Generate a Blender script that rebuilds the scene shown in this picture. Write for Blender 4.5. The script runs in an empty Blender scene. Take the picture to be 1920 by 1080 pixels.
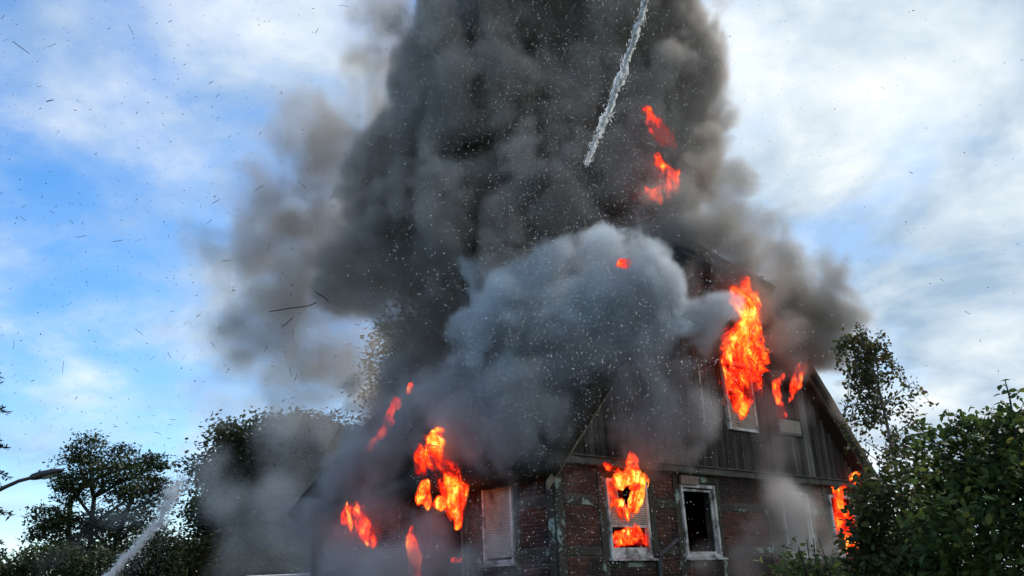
import bpy, math, random
import numpy as np
from mathutils import Matrix, Vector

random.seed(7)
rng = np.random.default_rng(11)
S = bpy.context.scene
COL = S.collection
RAD = math.radians

# ------------------------------------------------------------------ camera
FPX, PITCH, ROLL, EYE = 1620.0, RAD(19.5), RAD(2.55), 1.7
cp, sp = math.cos(PITCH), math.sin(PITCH)
M0 = np.array([[1, 0, 0], [0, -sp, cp], [0, cp, sp]])
cr, sr = math.cos(ROLL), math.sin(ROLL)
RC = np.array([[cr, -sr, 0], [sr, cr, 0], [0, 0, 1]]) @ M0      # rows: right, up, forward
cam = bpy.data.objects.new('camera', bpy.data.cameras.new('camera'))
COL.objects.link(cam)
cam.data.sensor_width = 36
cam.data.lens = FPX / 1920 * 36
cam.data.clip_start = 0.05
cam.data.clip_end = 3000
mw = Matrix.Identity(4)
for i in range(3):
    mw[i][0], mw[i][1], mw[i][2] = RC[0][i], RC[1][i], -RC[2][i]
mw[2][3] = EYE
cam.matrix_world = mw
S.camera = cam

# ------------------------------------------------------------------ render settings
S.view_settings.view_transform = 'Standard'
S.view_settings.look = 'None'
S.view_settings.gamma = 1
S.view_settings.exposure = 0.58
S.view_settings.use_curve_mapping = False
S.render.engine = 'CYCLES'
cy = S.cycles
cy.use_denoising = True
cy.max_bounces = 6
cy.diffuse_bounces = 3
cy.glossy_bounces = 2
cy.transmission_bounces = 3
cy.volume_bounces = 1
cy.transparent_max_bounces = 64
cy.volume_step_rate = 1.6
cy.volume_max_steps = 400
cy.use_adaptive_sampling = True
cy.adaptive_threshold = 0.02
cy.sample_clamp_indirect = 4

# ------------------------------------------------------------------ sky and sun
SUN_AZ, SUN_EL = RAD(45), RAD(46)          # azimuth to the right of the view heading (+Y)
world = bpy.data.worlds.new('World')
S.world = world
world.use_nodes = True


class NT:
    """tiny node-tree helper"""
    def __init__(s, tree):
        s.t = tree
        s.t.nodes.clear()

    def n(s, typ, ins=None, **kw):
        nd = s.t.nodes.new(typ)
        for k, v in kw.items():
            setattr(nd, k, v)
        for k, v in (ins or {}).items():
            sock = nd.inputs[k]
            if isinstance(v, bpy.types.NodeSocket):
                s.t.links.new(v, sock)
            else:
                sock.default_value = v
        return nd

    def math(s, op, a, b=0.0, c=0.0, clamp=False):
        return s.n('ShaderNodeMath', {0: a, 1: b, 2: c}, operation=op, use_clamp=clamp).outputs[0]

    def ramp(s, fac, stops, interp='LINEAR'):
        nd = s.n('ShaderNodeValToRGB', {0: fac})
        cr_ = nd.color_ramp
        cr_.interpolation = interp
        while len(cr_.elements) < len(stops):
            cr_.elements.new(0.5)
        for e, (p, c) in zip(cr_.elements, stops):
            e.position = p
            e.color = (*c, 1) if len(c) == 3 else c
        return nd.outputs[0]

    def mix(s, fac, a, b, blend='MIX'):
        nd = s.n('ShaderNodeMix', data_type='RGBA', blend_type=blend)
        for k, v in ((0, fac), (6, a), (7, b)):
            if isinstance(v, bpy.types.NodeSocket):
                s.t.links.new(v, nd.inputs[k])
            else:
                nd.inputs[k].default_value = v if k == 0 else (*v, 1)
        return nd.outputs[2]


def g3(v):
    return (v, v, v)


T = NT(world.node_tree)
geo = T.n('ShaderNodeTexCoord').outputs['Generated']
sky = T.n('ShaderNodeTexSky', sky_type='NISHITA', sun_disc=False, sun_elevation=SUN_EL,
          sun_rotation=SUN_AZ, air_density=1.0, dust_density=0.4, ozone_density=3.0)
sep = T.n('ShaderNodeSeparateXYZ', {0: geo})
zc = T.math('ADD', T.math('MAXIMUM', sep.outputs[2], 0.0), 0.32)
px_ = T.math('DIVIDE', sep.outputs[0], zc)
py_ = T.math('DIVIDE', sep.outputs[1], zc)
plane = T.n('ShaderNodeCombineXYZ', {0: px_, 1: py_, 2: 3.7}).outputs[0]
n_big = T.n('ShaderNodeTexNoise', {'Vector': plane, 'Scale': 1.5, 'Detail': 3.0, 'Roughness': 0.5, 'Distortion': 0.3}).outputs[0]
n_fine = T.n('ShaderNodeTexNoise', {'Vector': plane, 'Scale': 4.4, 'Detail': 7.0, 'Roughness': 0.55, 'Distortion': 0.2}).outputs[0]
bank = T.math('MULTIPLY', sep.outputs[0], 0.42)            # the cloud bank thickens towards the east
cov = T.math('ADD', T.math('ADD', T.math('MULTIPLY', n_big, 0.5), T.math('MULTIPLY', n_fine, 0.78)), bank)
mask = T.n('ShaderNodeMapRange', {0: cov, 1: 0.315, 2: 0.80, 3: 0.0, 4: 1.0}, interpolation_type='SMOOTHSTEP').outputs[0]
n_shade = T.n('ShaderNodeTexNoise', {'Vector': plane, 'Scale': 3.4, 'Detail': 5.0, 'Roughness': 0.55, 'Distortion': 0.25}).outputs[0]
ccol = T.ramp(n_shade, [(0.36, (0.27, 0.37, 0.48)), (0.5, (0.47, 0.545, 0.61)), (0.64, (0.70, 0.73, 0.73))])
hs = T.n('ShaderNodeHueSaturation', {'Saturation': 1.28, 'Value': 1.0, 'Color': sky.outputs[0]}).outputs[0]
blue = T.mix(1.0, hs, (0.15, 0.15, 0.15), 'MULTIPLY')
skycol = T.mix(mask, blue, ccol)
bg = T.n('ShaderNodeBackground', {0: skycol, 1: 1.0})
T.n('ShaderNodeOutputWorld', {0: bg.outputs[0]})

sun = bpy.data.objects.new('sun', bpy.data.lights.new('sun', 'SUN'))
COL.objects.link(sun)
sun.data.energy = 2.6
sun.data.angle = RAD(3.0)
sun.data.color = (1.0, 0.94, 0.86)
sdir = Vector((math.sin(SUN_AZ) * math.cos(SUN_EL), math.cos(SUN_AZ) * math.cos(SUN_EL), math.sin(SUN_EL)))
sun.rotation_euler = sdir.to_track_quat('Z', 'Y').to_euler()
sun.location = (20, 20, 40)


# ------------------------------------------------------------------ helpers
def ray(x, y):
    return RC.T @ (np.array([x - 960.0, 540.0 - y, FPX]) / FPX)


def at(x, y, d):
    """point on the sight line of a photo pixel at forward distance d (metres along +Y)"""
    r = ray(x, y)
    return r * (d / r[1]) + np.array([0, 0, EYE])


def pxm(x, y, d):
    """metres per photo pixel there"""
    r = ray(x, y)
    return d / r[1] / FPX


def props(o, label=None, cat=None, group=None, kind=None):
    if label: o['label'] = label
    if cat: o['category'] = cat
    if group: o['group'] = group
    if kind: o['kind'] = kind
    return o


def empty(name, loc=(0, 0, 0), rz=0.0, parent=None):
    o = bpy.data.objects.new(name, None)
    o.empty_display_size = 0.3
    COL.objects.link(o)
    o.location = loc
    o.rotation_euler = (0, 0, rz)
    o.parent = parent
    return o


def mesh_np(name, verts, faces, smooth=False):
    """verts (n,3) array; faces: (m,k) array or list of lists"""
    me = bpy.data.meshes.new(name)
    v = np.asarray(verts, np.float32)
    if isinstance(faces, np.ndarray):
        m, k = faces.shape
        me.vertices.add(len(v)); me.vertices.foreach_set('co', v.ravel())
        me.loops.add(m * k); me.loops.foreach_set('vertex_index', faces.astype(np.int32).ravel())
        me.polygons.add(m)
        me.polygons.foreach_set('loop_start', np.arange(0, m * k, k, dtype=np.int32))
        me.update(calc_edges=True)
    else:
        me.from_pydata([tuple(map(float, q)) for q in v], [], [list(f) for f in faces])
        me.update()
    if smooth:
        me.polygons.foreach_set('use_smooth', np.ones(len(me.polygons), bool))
    return me


def link(name, me, mat=None, parent=None, loc=None, rz=0.0):
    o = bpy.data.objects.new(name, me)
    COL.objects.link(o)
    if mat is not None and not me.materials:
        me.materials.append(mat)
    o.parent = parent
    if loc is not None:
        o.location = loc
    if rz:
        o.rotation_euler = (0, 0, rz)
    return o


BOXF = np.array([[0, 3, 2, 1], [4, 5, 6, 7], [0, 1, 5, 4], [1, 2, 6, 5], [2, 3, 7, 6], [3, 0, 4, 7]])


class MB:
    def __init__(s):
        s.v = []; s.f = []; s.n = 0

    def add(s, v, f):
        s.v.extend([tuple(map(float, q)) for q in v])
        s.f.extend([[int(i) + s.n for i in q] for q in f])
        s.n = len(s.v)
        return s

    def box(s, x0, x1, y0, y1, z0, z1):
        return s.add([(x0, y0, z0), (x1, y0, z0), (x1, y1, z0), (x0, y1, z0),
                      (x0, y0, z1), (x1, y0, z1), (x1, y1, z1), (x0, y1, z1)], BOXF)

    def prism(s, poly, y0, y1):
        """poly: (x,z) counter-clockwise seen from -y"""
        n = len(poly)
        v = [(x, y0, z) for x, z in poly] + [(x, y1, z) for x, z in poly]
        f = [list(range(n)), list(range(2 * n - 1, n - 1, -1))]
        for i in range(n):
            j = (i + 1) % n
            f.append([i, i + n, j + n, j])
        return s.add(v, f)

    def tube(s, pts, radii, sides=8, cap=True):
        v, f = tube_np(pts, radii, sides, cap)
        return s.add(v, f)

    def build(s, name, mat, parent=None, loc=None, rz=0.0, bevel=0.0, smooth=False):
        me = mesh_np(name, np.array(s.v), s.f, smooth)
        o = link(name, me, mat, parent, loc, rz)
        if bevel:
            b = o.modifiers.new('bevel', 'BEVEL')
            b.width = bevel; b.segments = 2; b.limit_method = 'ANGLE'
        return o


def tube_np(pts, radii, sides=8, cap=True):
    pts = np.asarray(pts, float)
    n = len(pts)
    radii = np.broadcast_to(np.asarray(radii, float), (n,))
    tan = np.gradient(pts, axis=0)
    tan /= np.linalg.norm(tan, axis=1)[:, None] + 1e-9
    ref = np.array([0, 0, 1.0]) if abs(tan[0][2]) < 0.9 else np.array([1.0, 0, 0])
    V = []
    a = np.arange(sides) * 2 * math.pi / sides
    for p, t, r in zip(pts, tan, radii):
        x = np.cross(ref, t); x /= np.linalg.norm(x) + 1e-9
        y = np.cross(t, x)
        ref = y if abs(np.dot(y, t)) < .9 else ref
        V.append(p + r * (np.cos(a)[:, None] * x + np.sin(a)[:, None] * y))
        ref = np.cross(t, x) * 0 + ref
    V = np.concatenate(V)
    F = []
    for i in range(n - 1):
        for k in range(sides):
            k2 = (k + 1) % sides
            F.append([i * sides + k, i * sides + k2, (i + 1) * sides + k2, (i + 1) * sides + k])
    if cap:
        F.append(list(range(sides - 1, -1, -1)))
        F.append([(n - 1) * sides + k for k in range(sides)])
    return V, F


# --- smooth value noise (numpy), range about -1..1
TAB = rng.uniform(-1, 1, (32, 32, 32)).astype(np.float32)
TABF = TAB.ravel()


def vnoise(p):
    i = np.floor(p).astype(np.int32)
    f = (p - i).astype(np.float32)
    f = f * f * f * (f * (f * 6 - 15) + 10)
    i0 = i & 31
    i1 = (i + 1) & 31
    x0, y0, z0 = i0[:, 0] * 1024, i0[:, 1] * 32, i0[:, 2]
    x1, y1, z1 = i1[:, 0] * 1024, i1[:, 1] * 32, i1[:, 2]
    fx, fy, fz = f[:, 0], f[:, 1], f[:, 2]
    def L(a, b, t): return a + (b - a) * t
    c00 = L(TABF[x0 + y0 + z0], TABF[x1 + y0 + z0], fx)
    c10 = L(TABF[x0 + y1 + z0], TABF[x1 + y1 + z0], fx)
    c01 = L(TABF[x0 + y0 + z1], TABF[x1 + y0 + z1], fx)
    c11 = L(TABF[x0 + y1 + z1], TABF[x1 + y1 + z1], fx)
    return L(L(c00, c10, fy), L(c01, c11, fy), fz)


def fbm(p, octaves=4, gain=0.5, billow=False):
    out = np.zeros(len(p), np.float32)
    a, tot = 1.0, 0.0
    q = p.astype(np.float32)
    for o in range(octaves):
        n = vnoise(q + 7.3 * o)
        if billow:
            n = np.abs(n) * 2.2 - 0.75
        out += a * n
        tot += a
        a *= gain
        q = q * 2.03
    return out / tot


# ------------------------------------------------------------------ materials
MATS = {}


def material(name, build):
    if name in MATS:
        return MATS[name]
    m = bpy.data.materials.new(name)
    m.use_nodes = True
    t = NT(m.node_tree)
    build(t)
    MATS[name] = m
    return m


def surf(t, color, rough=0.8, spec=0.3, bump=None, strength=0.3, dist=0.02, **kw):
    ins = {'Base Color': color if isinstance(color, bpy.types.NodeSocket) else (*color, 1),
           'Roughness': rough, 'Specular IOR Level': spec}
    ins.update(kw)
    if bump is not None:
        ins['Normal'] = t.n('ShaderNodeBump', {'Strength': strength, 'Distance': dist, 'Height': bump}).outputs[0]
    b = t.n('ShaderNodeBsdfPrincipled', ins)
    t.n('ShaderNodeOutputMaterial', {0: b.outputs[0]})
    return b


def noise(t, scale, detail=4.0, rough=0.55, vec=None, stretch=None, coord='Object'):
    v = vec if vec is not None else t.n('ShaderNodeTexCoord').outputs[coord]
    if stretch:
        v = t.n('ShaderNodeMapping', {0: v, 3: stretch}).outputs[0]
    return t.n('ShaderNodeTexNoise', {'Vector': v, 'Scale': scale, 'Detail': detail, 'Roughness': rough}).outputs[0]


def geo_pos(t):
    return t.n('ShaderNodeNewGeometry').outputs['Position']


def m_brick(t):
    rnd = t.n('ShaderNodeObjectInfo').outputs['Random']
    isl = t.n('ShaderNodeNewGeometry').outputs['Random Per Island']
    pick = t.math('FRACT', t.math('ADD', t.math('MULTIPLY', rnd, 7.13), isl))
    pos = geo_pos(t)
    soot = noise(t, 0.9, 5, 0.6, vec=pos)
    base = t.ramp(pick, [(0, (0.105, 0.038, 0.03)), (0.35, (0.16, 0.06, 0.043)), (0.7, (0.135, 0.052, 0.045)), (0.92, (0.22, 0.095, 0.06)), (1, (0.07, 0.042, 0.04))])
    sm = t.ramp(soot, [(0.36, g3(0)), (0.58, g3(1))])
    col = t.mix(sm, base, (0.035, 0.026, 0.026))
    fine = noise(t, 40, 3, 0.6, vec=pos)
    col = t.mix(0.45, col, t.mix(1.0, col, t.ramp(fine, [(0.3, g3(0.3)), (0.7, g3(1.5))]), 'MULTIPLY'))
    surf(t, col, 0.9, 0.2, fine, 0.5, 0.01)


def m_mortar(t):
    pos = geo_pos(t)
    f = noise(t, 1.1, 5, 0.6, vec=pos)
    surf(t, t.ramp(f, [(0.35, (0.13, 0.105, 0.09)), (0.65, (0.045, 0.038, 0.035))]), 0.95, 0.1, noise(t, 60, 3, .6, vec=pos), 0.5, 0.01)


def m_timber(t):
    pos = geo_pos(t)
    flake = noise(t, 2.6, 7, 0.68, vec=pos)
    grain = noise(t, 30, 4, 0.6, vec=pos)
    dark = t.ramp(grain, [(0.3, (0.028, 0.024, 0.02)), (0.7, (0.085, 0.075, 0.06))])
    col = t.mix(t.ramp(flake, [(0.56, g3(0)), (0.62, g3(1))]), dark, (0.27, 0.33, 0.29))
    surf(t, col, 0.85, 0.2, grain, 0.6, 0.01)


def m_board(t):
    rnd = t.n('ShaderNodeObjectInfo').outputs['Random']
    pos = geo_pos(t)
    st = t.n('ShaderNodeMapping', {0: pos, 3: (14, 14, 0.8)}).outputs[0]
    grain = t.n('ShaderNodeTexNoise', {'Vector': st, 'Scale': 2.0, 'Detail': 6.0, 'Roughness': 0.65}).outputs[0]
    char = noise(t, 0.7, 5, 0.6, vec=pos)
    a = t.ramp(rnd, [(0, (0.030, 0.026, 0.024)), (0.6, (0.055, 0.048, 0.043)), (0.86, (0.085, 0.077, 0.07)), (1, (0.17, 0.16, 0.15))])
    col = t.mix(1.0, a, t.ramp(grain, [(0.35, g3(0.35)), (0.62, g3(1.5))]), 'MULTIPLY')
    col = t.mix(t.ramp(char, [(0.45, g3(0)), (0.68, g3(0.8))]), col, (0.016, 0.014, 0.013))
    surf(t, col, 0.85, 0.2, grain, 0.7, 0.012)


def m_thatch(t):
    pos = geo_pos(t)
    a = noise(t, 22, 4, 0.65, vec=pos, stretch=(2.0, 2.0, 0.5))
    b = noise(t, 0.8, 5, 0.6, vec=pos)
    col = t.mix(t.ramp(b, [(0.35, g3(0)), (0.65, g3(1))]), t.ramp(a, [(0.3, (0.02, 0.02, 0.021)), (0.7, (0.075, 0.075, 0.078))]), (0.05, 0.042, 0.033))
    surf(t, col, 0.95, 0.1, a, 1.0, 0.05)


def m_white(t):
    pos = geo_pos(t)
    s_ = noise(t, 3.2, 6, 0.65, vec=pos)
    col = t.ramp(s_, [(0.32, (0.72, 0.73, 0.72)), (0.5, (0.46, 0.46, 0.45)), (0.6, (0.14, 0.13, 0.12)), (0.72, (0.04, 0.036, 0.034))])
    surf(t, col, 0.5, 0.4, s_, 0.1, 0.01)


def m_shutter(t):
    pos = geo_pos(t)
    s_ = noise(t, 2.2, 6, 0.6, vec=pos)
    col = t.ramp(s_, [(0.36, (0.42, 0.41, 0.37)), (0.6, (0.30, 0.28, 0.24)), (0.74, (0.08, 0.075, 0.07))])
    surf(t, col, 0.6, 0.3)


def m_plain(c, rough=0.7, spec=0.3, nscale=6.0, var=0.35, metallic=0.0):
    def f(t):
        pos = geo_pos(t)
        s_ = noise(t, nscale, 5, 0.6, vec=pos)
        lo = tuple(x * (1 - var) for x in c); hi = tuple(min(1, x * (1 + var)) for x in c)
        surf(t, t.ramp(s_, [(0.3, lo), (0.7, hi)]), rough, spec, s_, 0.15, 0.01, **({'Metallic': metallic} if metallic else {}))
    return f


def m_leaf(lo, hi, odd, trans=0.25):
    def f(t):
        tint = t.n('ShaderNodeAttribute', attribute_name='tint').outputs['Fac']
        col = t.ramp(tint, [(0, lo), (0.72, hi), (0.9, tuple(0.5 * (a + b) for a, b in zip(hi, odd))), (1, odd)])
        d = t.n('ShaderNodeBsdfPrincipled', {'Base Color': col, 'Roughness': 0.55, 'Specular IOR Level': 0.25})
        tr = t.n('ShaderNodeBsdfTranslucent', {0: col})
        mx = t.n('ShaderNodeMixShader', {0: trans, 1: d.outputs[0], 2: tr.outputs[0]})
        t.n('ShaderNodeOutputMaterial', {0: mx.outputs[0]})
    return f


def m_flame(t):
    heat = t.n('ShaderNodeAttribute', attribute_name='fire_heat').outputs['Fac']
    alpha = t.n('ShaderNodeAttribute', attribute_name='fire_opacity').outputs['Fac']
    col = t.ramp(heat, [(0.0, (0.16, 0.004, 0.002)), (0.25, (0.6, 0.012, 0.004)), (0.5, (0.95, 0.042, 0.006)),
                        (0.72, (1.0, 0.13, 0.009)), (0.9, (1.0, 0.32, 0.025)), (1.0, (1.0, 0.5, 0.11))])
    e = t.n('ShaderNodeEmission', {0: col, 1: 2.2})
    tr = t.n('ShaderNodeBsdfTransparent', {})
    mx = t.n('ShaderNodeMixShader', {0: alpha, 1: tr.outputs[0], 2: e.outputs[0]})
    t.n('ShaderNodeOutputMaterial', {0: mx.outputs[0]})


def m_drop(t):
    d = t.n('ShaderNodeBsdfPrincipled', {'Base Color': (0.95, 0.96, 0.97, 1), 'Roughness': 0.25, 'Specular IOR Level': 0.5})
    tr = t.n('ShaderNodeBsdfTranslucent', {0: (0.95, 0.96, 0.97, 1)})
    mx = t.n('ShaderNodeMixShader', {0: 0.65, 1: d.outputs[0], 2: tr.outputs[0]})
    t.n('ShaderNodeOutputMaterial', {0: mx.outputs[0]})


def m_glass(t):
    surf(t, (0.012, 0.014, 0.016), 0.12, 0.25)


def m_ground(t):
    pos = geo_pos(t)
    a = noise(t, 0.6, 5, 0.6, vec=pos); b = noise(t, 18, 4, 0.6, vec=pos)
    surf(t, t.mix(t.ramp(a, [(0.4, g3(0)), (0.6, g3(1))]), t.ramp(b, [(0.3, (0.03, 0.05, 0.015)), (0.7, (0.06, 0.10, 0.03))]), (0.07, 0.06, 0.045)), 0.95, 0.1, b, 0.6, 0.03)


brick_m = material('brick_clay', m_brick)
mortar_m = material('mortar', m_mortar)
timber_m = material('flaking_timber', m_timber)
board_m = material('charred_board', m_board)
thatch_m = material('charred_thatch', m_thatch)
white_m = material('sooty_white_paint', m_white)
shutter_m = material('roller_shutter', m_shutter)
soot_m = material('soot_wall', m_plain((0.03, 0.027, 0.025), 0.95, 0.1))
beam_m = material('grey_beam', m_plain((0.085, 0.08, 0.07), 0.8, 0.25, 4.0, 0.5))
pale_m = material('pale_wood', m_plain((0.17, 0.13, 0.09), 0.85, 0.2))
lamp_m = material('lamp_metal', m_plain((0.04, 0.036, 0.036), 0.5, 0.4))
lens_m = material('lamp_lens', m_plain((0.32, 0.34, 0.33), 0.25, 0.5, 6, 0.1))
glass_m = material('dark_glass', m_glass)
flame_m = material('flame', m_flame)
drop_m = material('water', m_drop)
ash_m = material('ash', m_plain((0.03, 0.03, 0.032), 0.9, 0.1))
straw_m = material('burnt_straw', m_plain((0.025, 0.022, 0.02), 0.9, 0.1))
bark_m = material('bark', m_plain((0.035, 0.03, 0.026), 0.9, 0.1, 12.0, 0.4))
birchbark_m = material('birch_bark', m_plain((0.16, 0.14, 0.13), 0.8, 0.2, 9.0, 0.7))
leaf_tree_m = material('leaf_tree', m_leaf((0.022, 0.036, 0.016), (0.052, 0.075, 0.026), (0.12, 0.105, 0.035), 0.28))
leaf_shrub_m = material('leaf_shrub', m_leaf((0.03, 0.052, 0.018), (0.10, 0.145, 0.035), (0.24, 0.20, 0.05), 0.42))
leaf_yellow_m = material('leaf_yellow', m_leaf((0.04, 0.05, 0.015), (0.09, 0.085, 0.02), (0.18, 0.12, 0.03), 0.25))
leaf_birch_m = material('leaf_birch', m_leaf((0.05, 0.055, 0.02), (0.10, 0.095, 0.035), (0.17, 0.12, 0.04), 0.35))
leaf_spruce_m = material('leaf_spruce', m_leaf((0.012, 0.022, 0.014), (0.025, 0.04, 0.02), (0.04, 0.05, 0.025), 0.1))
ground_m = material('ground', m_ground)
van_m = material('van_paint', m_plain((0.62, 0.63, 0.62), 0.35, 0.5, 2.0, 0.08))
rubber_m = material('rubber', m_plain((0.02, 0.02, 0.02), 0.85, 0.2))

# ------------------------------------------------------------------ ground
gv = [(-600, -200, 0), (600, -200, 0), (600, 1500, 0), (-600, 1500, 0)]
props(link('ground', mesh_np('ground', np.array(gv), [[0, 1, 2, 3]]), ground_m), 'grassy ground round the burning house', 'ground', kind='structure')

# ------------------------------------------------------------------ the house
AZ = RAD(48)
U = np.array([math.sin(AZ), math.cos(AZ), 0.0])       # along the gable front
W = np.array([-math.cos(AZ), math.sin(AZ), 0.0])      # along the long side, going back
C0 = np.array([0.625, 16.5, 0.0])
HW, HL = 11.75, 9.1                                  # gable width, house length
CEN, APEX, SLOPE = 5.875, 10.98, 1.085
EAVE_Z = 4.08


def H(x, y, z):
    return C0 + U * x + W * y + np.array([0, 0, z])


house = empty('farmhouse', C0, math.atan2(U[1], U[0]))
props(house, 'burning half-timbered brick farmhouse with charred board gable and thatched roof', 'house')


def roof_z(x, off=0.0):
    return APEX - abs(x - CEN) * SLOPE + off


def wall_grid(name, length, z0, z1, holes, thick, mat, parent):
    xs = sorted({0.0, length, *[h[0] for h in holes], *[h[1] for h in holes]})
    zs = sorted({z0, z1, *[h[2] for h in holes], *[h[3] for h in holes]})
    nx, nz = len(xs) - 1, len(zs) - 1
    sol = np.ones((nx + 2, nz + 2), bool)
    sol[0] = sol[-1] = False; sol[:, 0] = sol[:, -1] = False
    for i in range(nx):
        for k in range(nz):
            cx, cz = (xs[i] + xs[i + 1]) / 2, (zs[k] + zs[k + 1]) / 2
            if any(h[0] < cx < h[1] and h[2] < cz < h[3] for h in holes):
                sol[i + 1, k + 1] = False
    b = MB()
    for i in range(nx):
        for k in range(nz):
            if not sol[i + 1, k + 1]: continue
            a0, a1, c0, c1 = xs[i], xs[i + 1], zs[k], zs[k + 1]
            b.add([(a0, 0, c0), (a1, 0, c0), (a1, 0, c1), (a0, 0, c1)], [[0, 1, 2, 3]])
            b.add([(a0, thick, c0), (a1, thick, c0), (a1, thick, c1), (a0, thick, c1)], [[3, 2, 1, 0]])
            for di, dk, q in ((-1, 0, [(a0, 0, c1), (a0, thick, c1), (a0, thick, c0), (a0, 0, c0)]), (1, 0, [(a1, 0, c0), (a1, thick, c0), (a1, thick, c1), (a1, 0, c1)]),
                              (0, -1, [(a0, 0, c0), (a0, thick, c0), (a1, thick, c0), (a1, 0, c0)]), (0, 1, [(a0, 0, c1), (a1, 0, c1), (a1, thick, c1), (a0, thick, c1)])):
                if not sol[i + 1 + di, k + 1 + dk]:
                    b.add(q, [[0, 1, 2, 3]])
    return b.build(name, mat, parent)


# openings (x0, x1, z0, z1)
WZ0, WZ1 = 2.27, 3.79
FRONT_WIN = [(1.38, 2.60), (3.72, 4.93), (7.58, 8.80), (9.84, 11.08)]
front_holes = [(a, b, WZ0, WZ1) for a, b in FRONT_WIN]
LEFT_HOLES = [(1.16, 2.08, 2.27, 3.88), (2.72, 3.85, 1.05, 3.45), (4.30, 4.95, 0.9, 3.32), (6.10, 6.75, 1.9, 3.1), (7.6, 8.5, 2.27, 3.6)]

front_wall = wall_grid('front_wall', HW, 0.0, 4.0, front_holes, 0.28, mortar_m, house)
lw_holes = [(HL - h[1], HL - h[0], h[2], h[3]) for h in LEFT_HOLES]
left_wall = wall_grid('side_wall', HL, 0.0, 4.0, lw_holes, 0.28, mortar_m, house)
left_wall.location = (0.0, HL, 0); left_wall.rotation_euler = (0, 0, -math.pi / 2)


# shell behind: right wall, rear wall, floor, ceiling, all sooted
b = MB()
b.box(HW - 0.28, HW, 0.29, HL, 0.0, 4.0)
b.build('side_wall', soot_m, house)
MB().prism([(0.29, 0.0), (HW - 0.29, 0.0), (HW - 0.29, 4.0), (CEN, APEX - 0.8), (0.29, 4.0)], HL - 0.28, HL - 0.004).build('rear_wall', soot_m, house)
MB().box(0.285, HW - 0.285, 0.285, HL - 0.285, 0.9, 1.0).build('floor', soot_m, house)
MB().box(0.285, HW - 0.285, 0.285, HL - 0.285, 3.93, 3.99).build('ceiling', soot_m, house)
MB().box(0.285, HW - 0.285, 4.5, 4.6, 1.01, 3.92).build('inner_wall', soot_m, house)

# --- timber frame of the front: posts and rails, each a part
TB = -0.035                                            # timbers stand this proud of the mortar


def timber(x0, x1, z0, z1, name='timber', y0=TB, y1=0.06, parent=house, loc=None, rz=0.0, mat=timber_m):
    return MB().box(x0, x1, y0, y1, z0, z1).build(name, mat, parent, loc, rz, bevel=0.012)


posts = [(0.0, 0.20), (1.16, 1.34), (2.66, 2.84), (3.50, 3.67), (4.98, 5.14), (6.90, 7.04), (7.38, 7.54), (8.86, 9.02), (9.62, 9.79), (11.14, 11.3), (11.55, 11.75)]
rails = [(3.26, 3.40), (2.33, 2.47)]
POST_RECT = []
for k, (a, b_) in enumerate(posts):
    o = timber(a, b_, 0.35, 4.0, 'timber_post', y0=TB - 0.004 * (k % 2))
    POST_RECT.append((a, b_, 0.35, 4.0))
RAIL_RECT = []
for z0, z1 in rails:
    for (a, b_), (c, d) in zip(posts[:-1], posts[1:]):
        if any(abs(b_ - w0) < 0.12 and abs(c - w1) < 0.12 for w0, w1 in FRONT_WIN):
            continue
        timber(b_ + 0.002, c - 0.002, z0, z1, 'timber_rail', y0=TB + 0.008)
        RAIL_RECT.append((b_, c, z0, z1))
for w0, w1 in FRONT_WIN:                                # rail under each sill
    timber(w0 - 0.035, w1 + 0.055, 2.10, 2.20, 'timber_rail', y0=TB + 0.006)
    RAIL_RECT.append((w0 - 0.04, w1 + 0.06, 2.10, 2.20))
    timber(w0 - 0.035, w1 + 0.055, 3.84, 3.98, 'timber_rail', y0=TB + 0.006)
    RAIL_RECT.append((w0 - 0.04, w1 + 0.06, 3.84, 3.98))
# beam over the brick storey, in lengths
for a, b_ in ((-0.10, 3.0), (3.006, 6.4), (6.406, 9.3), (9.306, 11.86)):
    MB().box(a, b_, -0.19, 0.25, 4.004, 4.15).build('storey_beam', beam_m, house, bevel=0.02)
    MB().box(a, b_, -0.235, -0.05, 4.152, 4.18).build('drip_board', beam_m, house, bevel=0.006)

# --- bricks, one by one; the 300 that show largest are objects, the rest one mesh
BL, BH, BD, J = 0.235, 0.062, 0.03, 0.011


def blocked(x0, x1, z0, z1, rects):
    return any(x1 > r[0] and x0 < r[1] and z1 > r[2] and z0 < r[3] for r in rects)


def lay_bricks(length, ztop, rects, seed):
    rr = random.Random(seed)
    out = []
    z, row = 0.40, 0
    while z + BH < ztop:
        x = -0.12 * (row % 2)
        while x < length:
            x0, x1 = max(x, 0), min(x + BL, length)
            # clip against blocking rectangles
            segs = [(x0, x1)]
            for r in rects:
                if z + BH > r[2] - .002 and z < r[3] + .002:
                    ns = []
                    for s0, s1 in segs:
                        if s1 <= r[0] - .006 or s0 >= r[1] + .006: ns.append((s0, s1)); continue
                        if s0 < r[0] - .006: ns.append((s0, r[0] - .006))
                        if s1 > r[1] + .006: ns.append((r[1] + .006, s1))
                    segs = ns
            for s0, s1 in segs:
                if s1 - s0 > 0.05:
                    out.append((s0, s1, z + rr.uniform(-.002, .002), rr.uniform(-0.007, 0.006), rr.uniform(-0.012, 0.012)))
            x += BL + J
        z += BH + J; row += 1
    return out


bme = mesh_np('brick', np.array([(x, y, z) for z in (0, 1) for x, y in ((0, 0), (1, 0), (1, 1), (0, 1))], float), [list(q) for q in BOXF])
bme.materials.append(brick_m)


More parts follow.
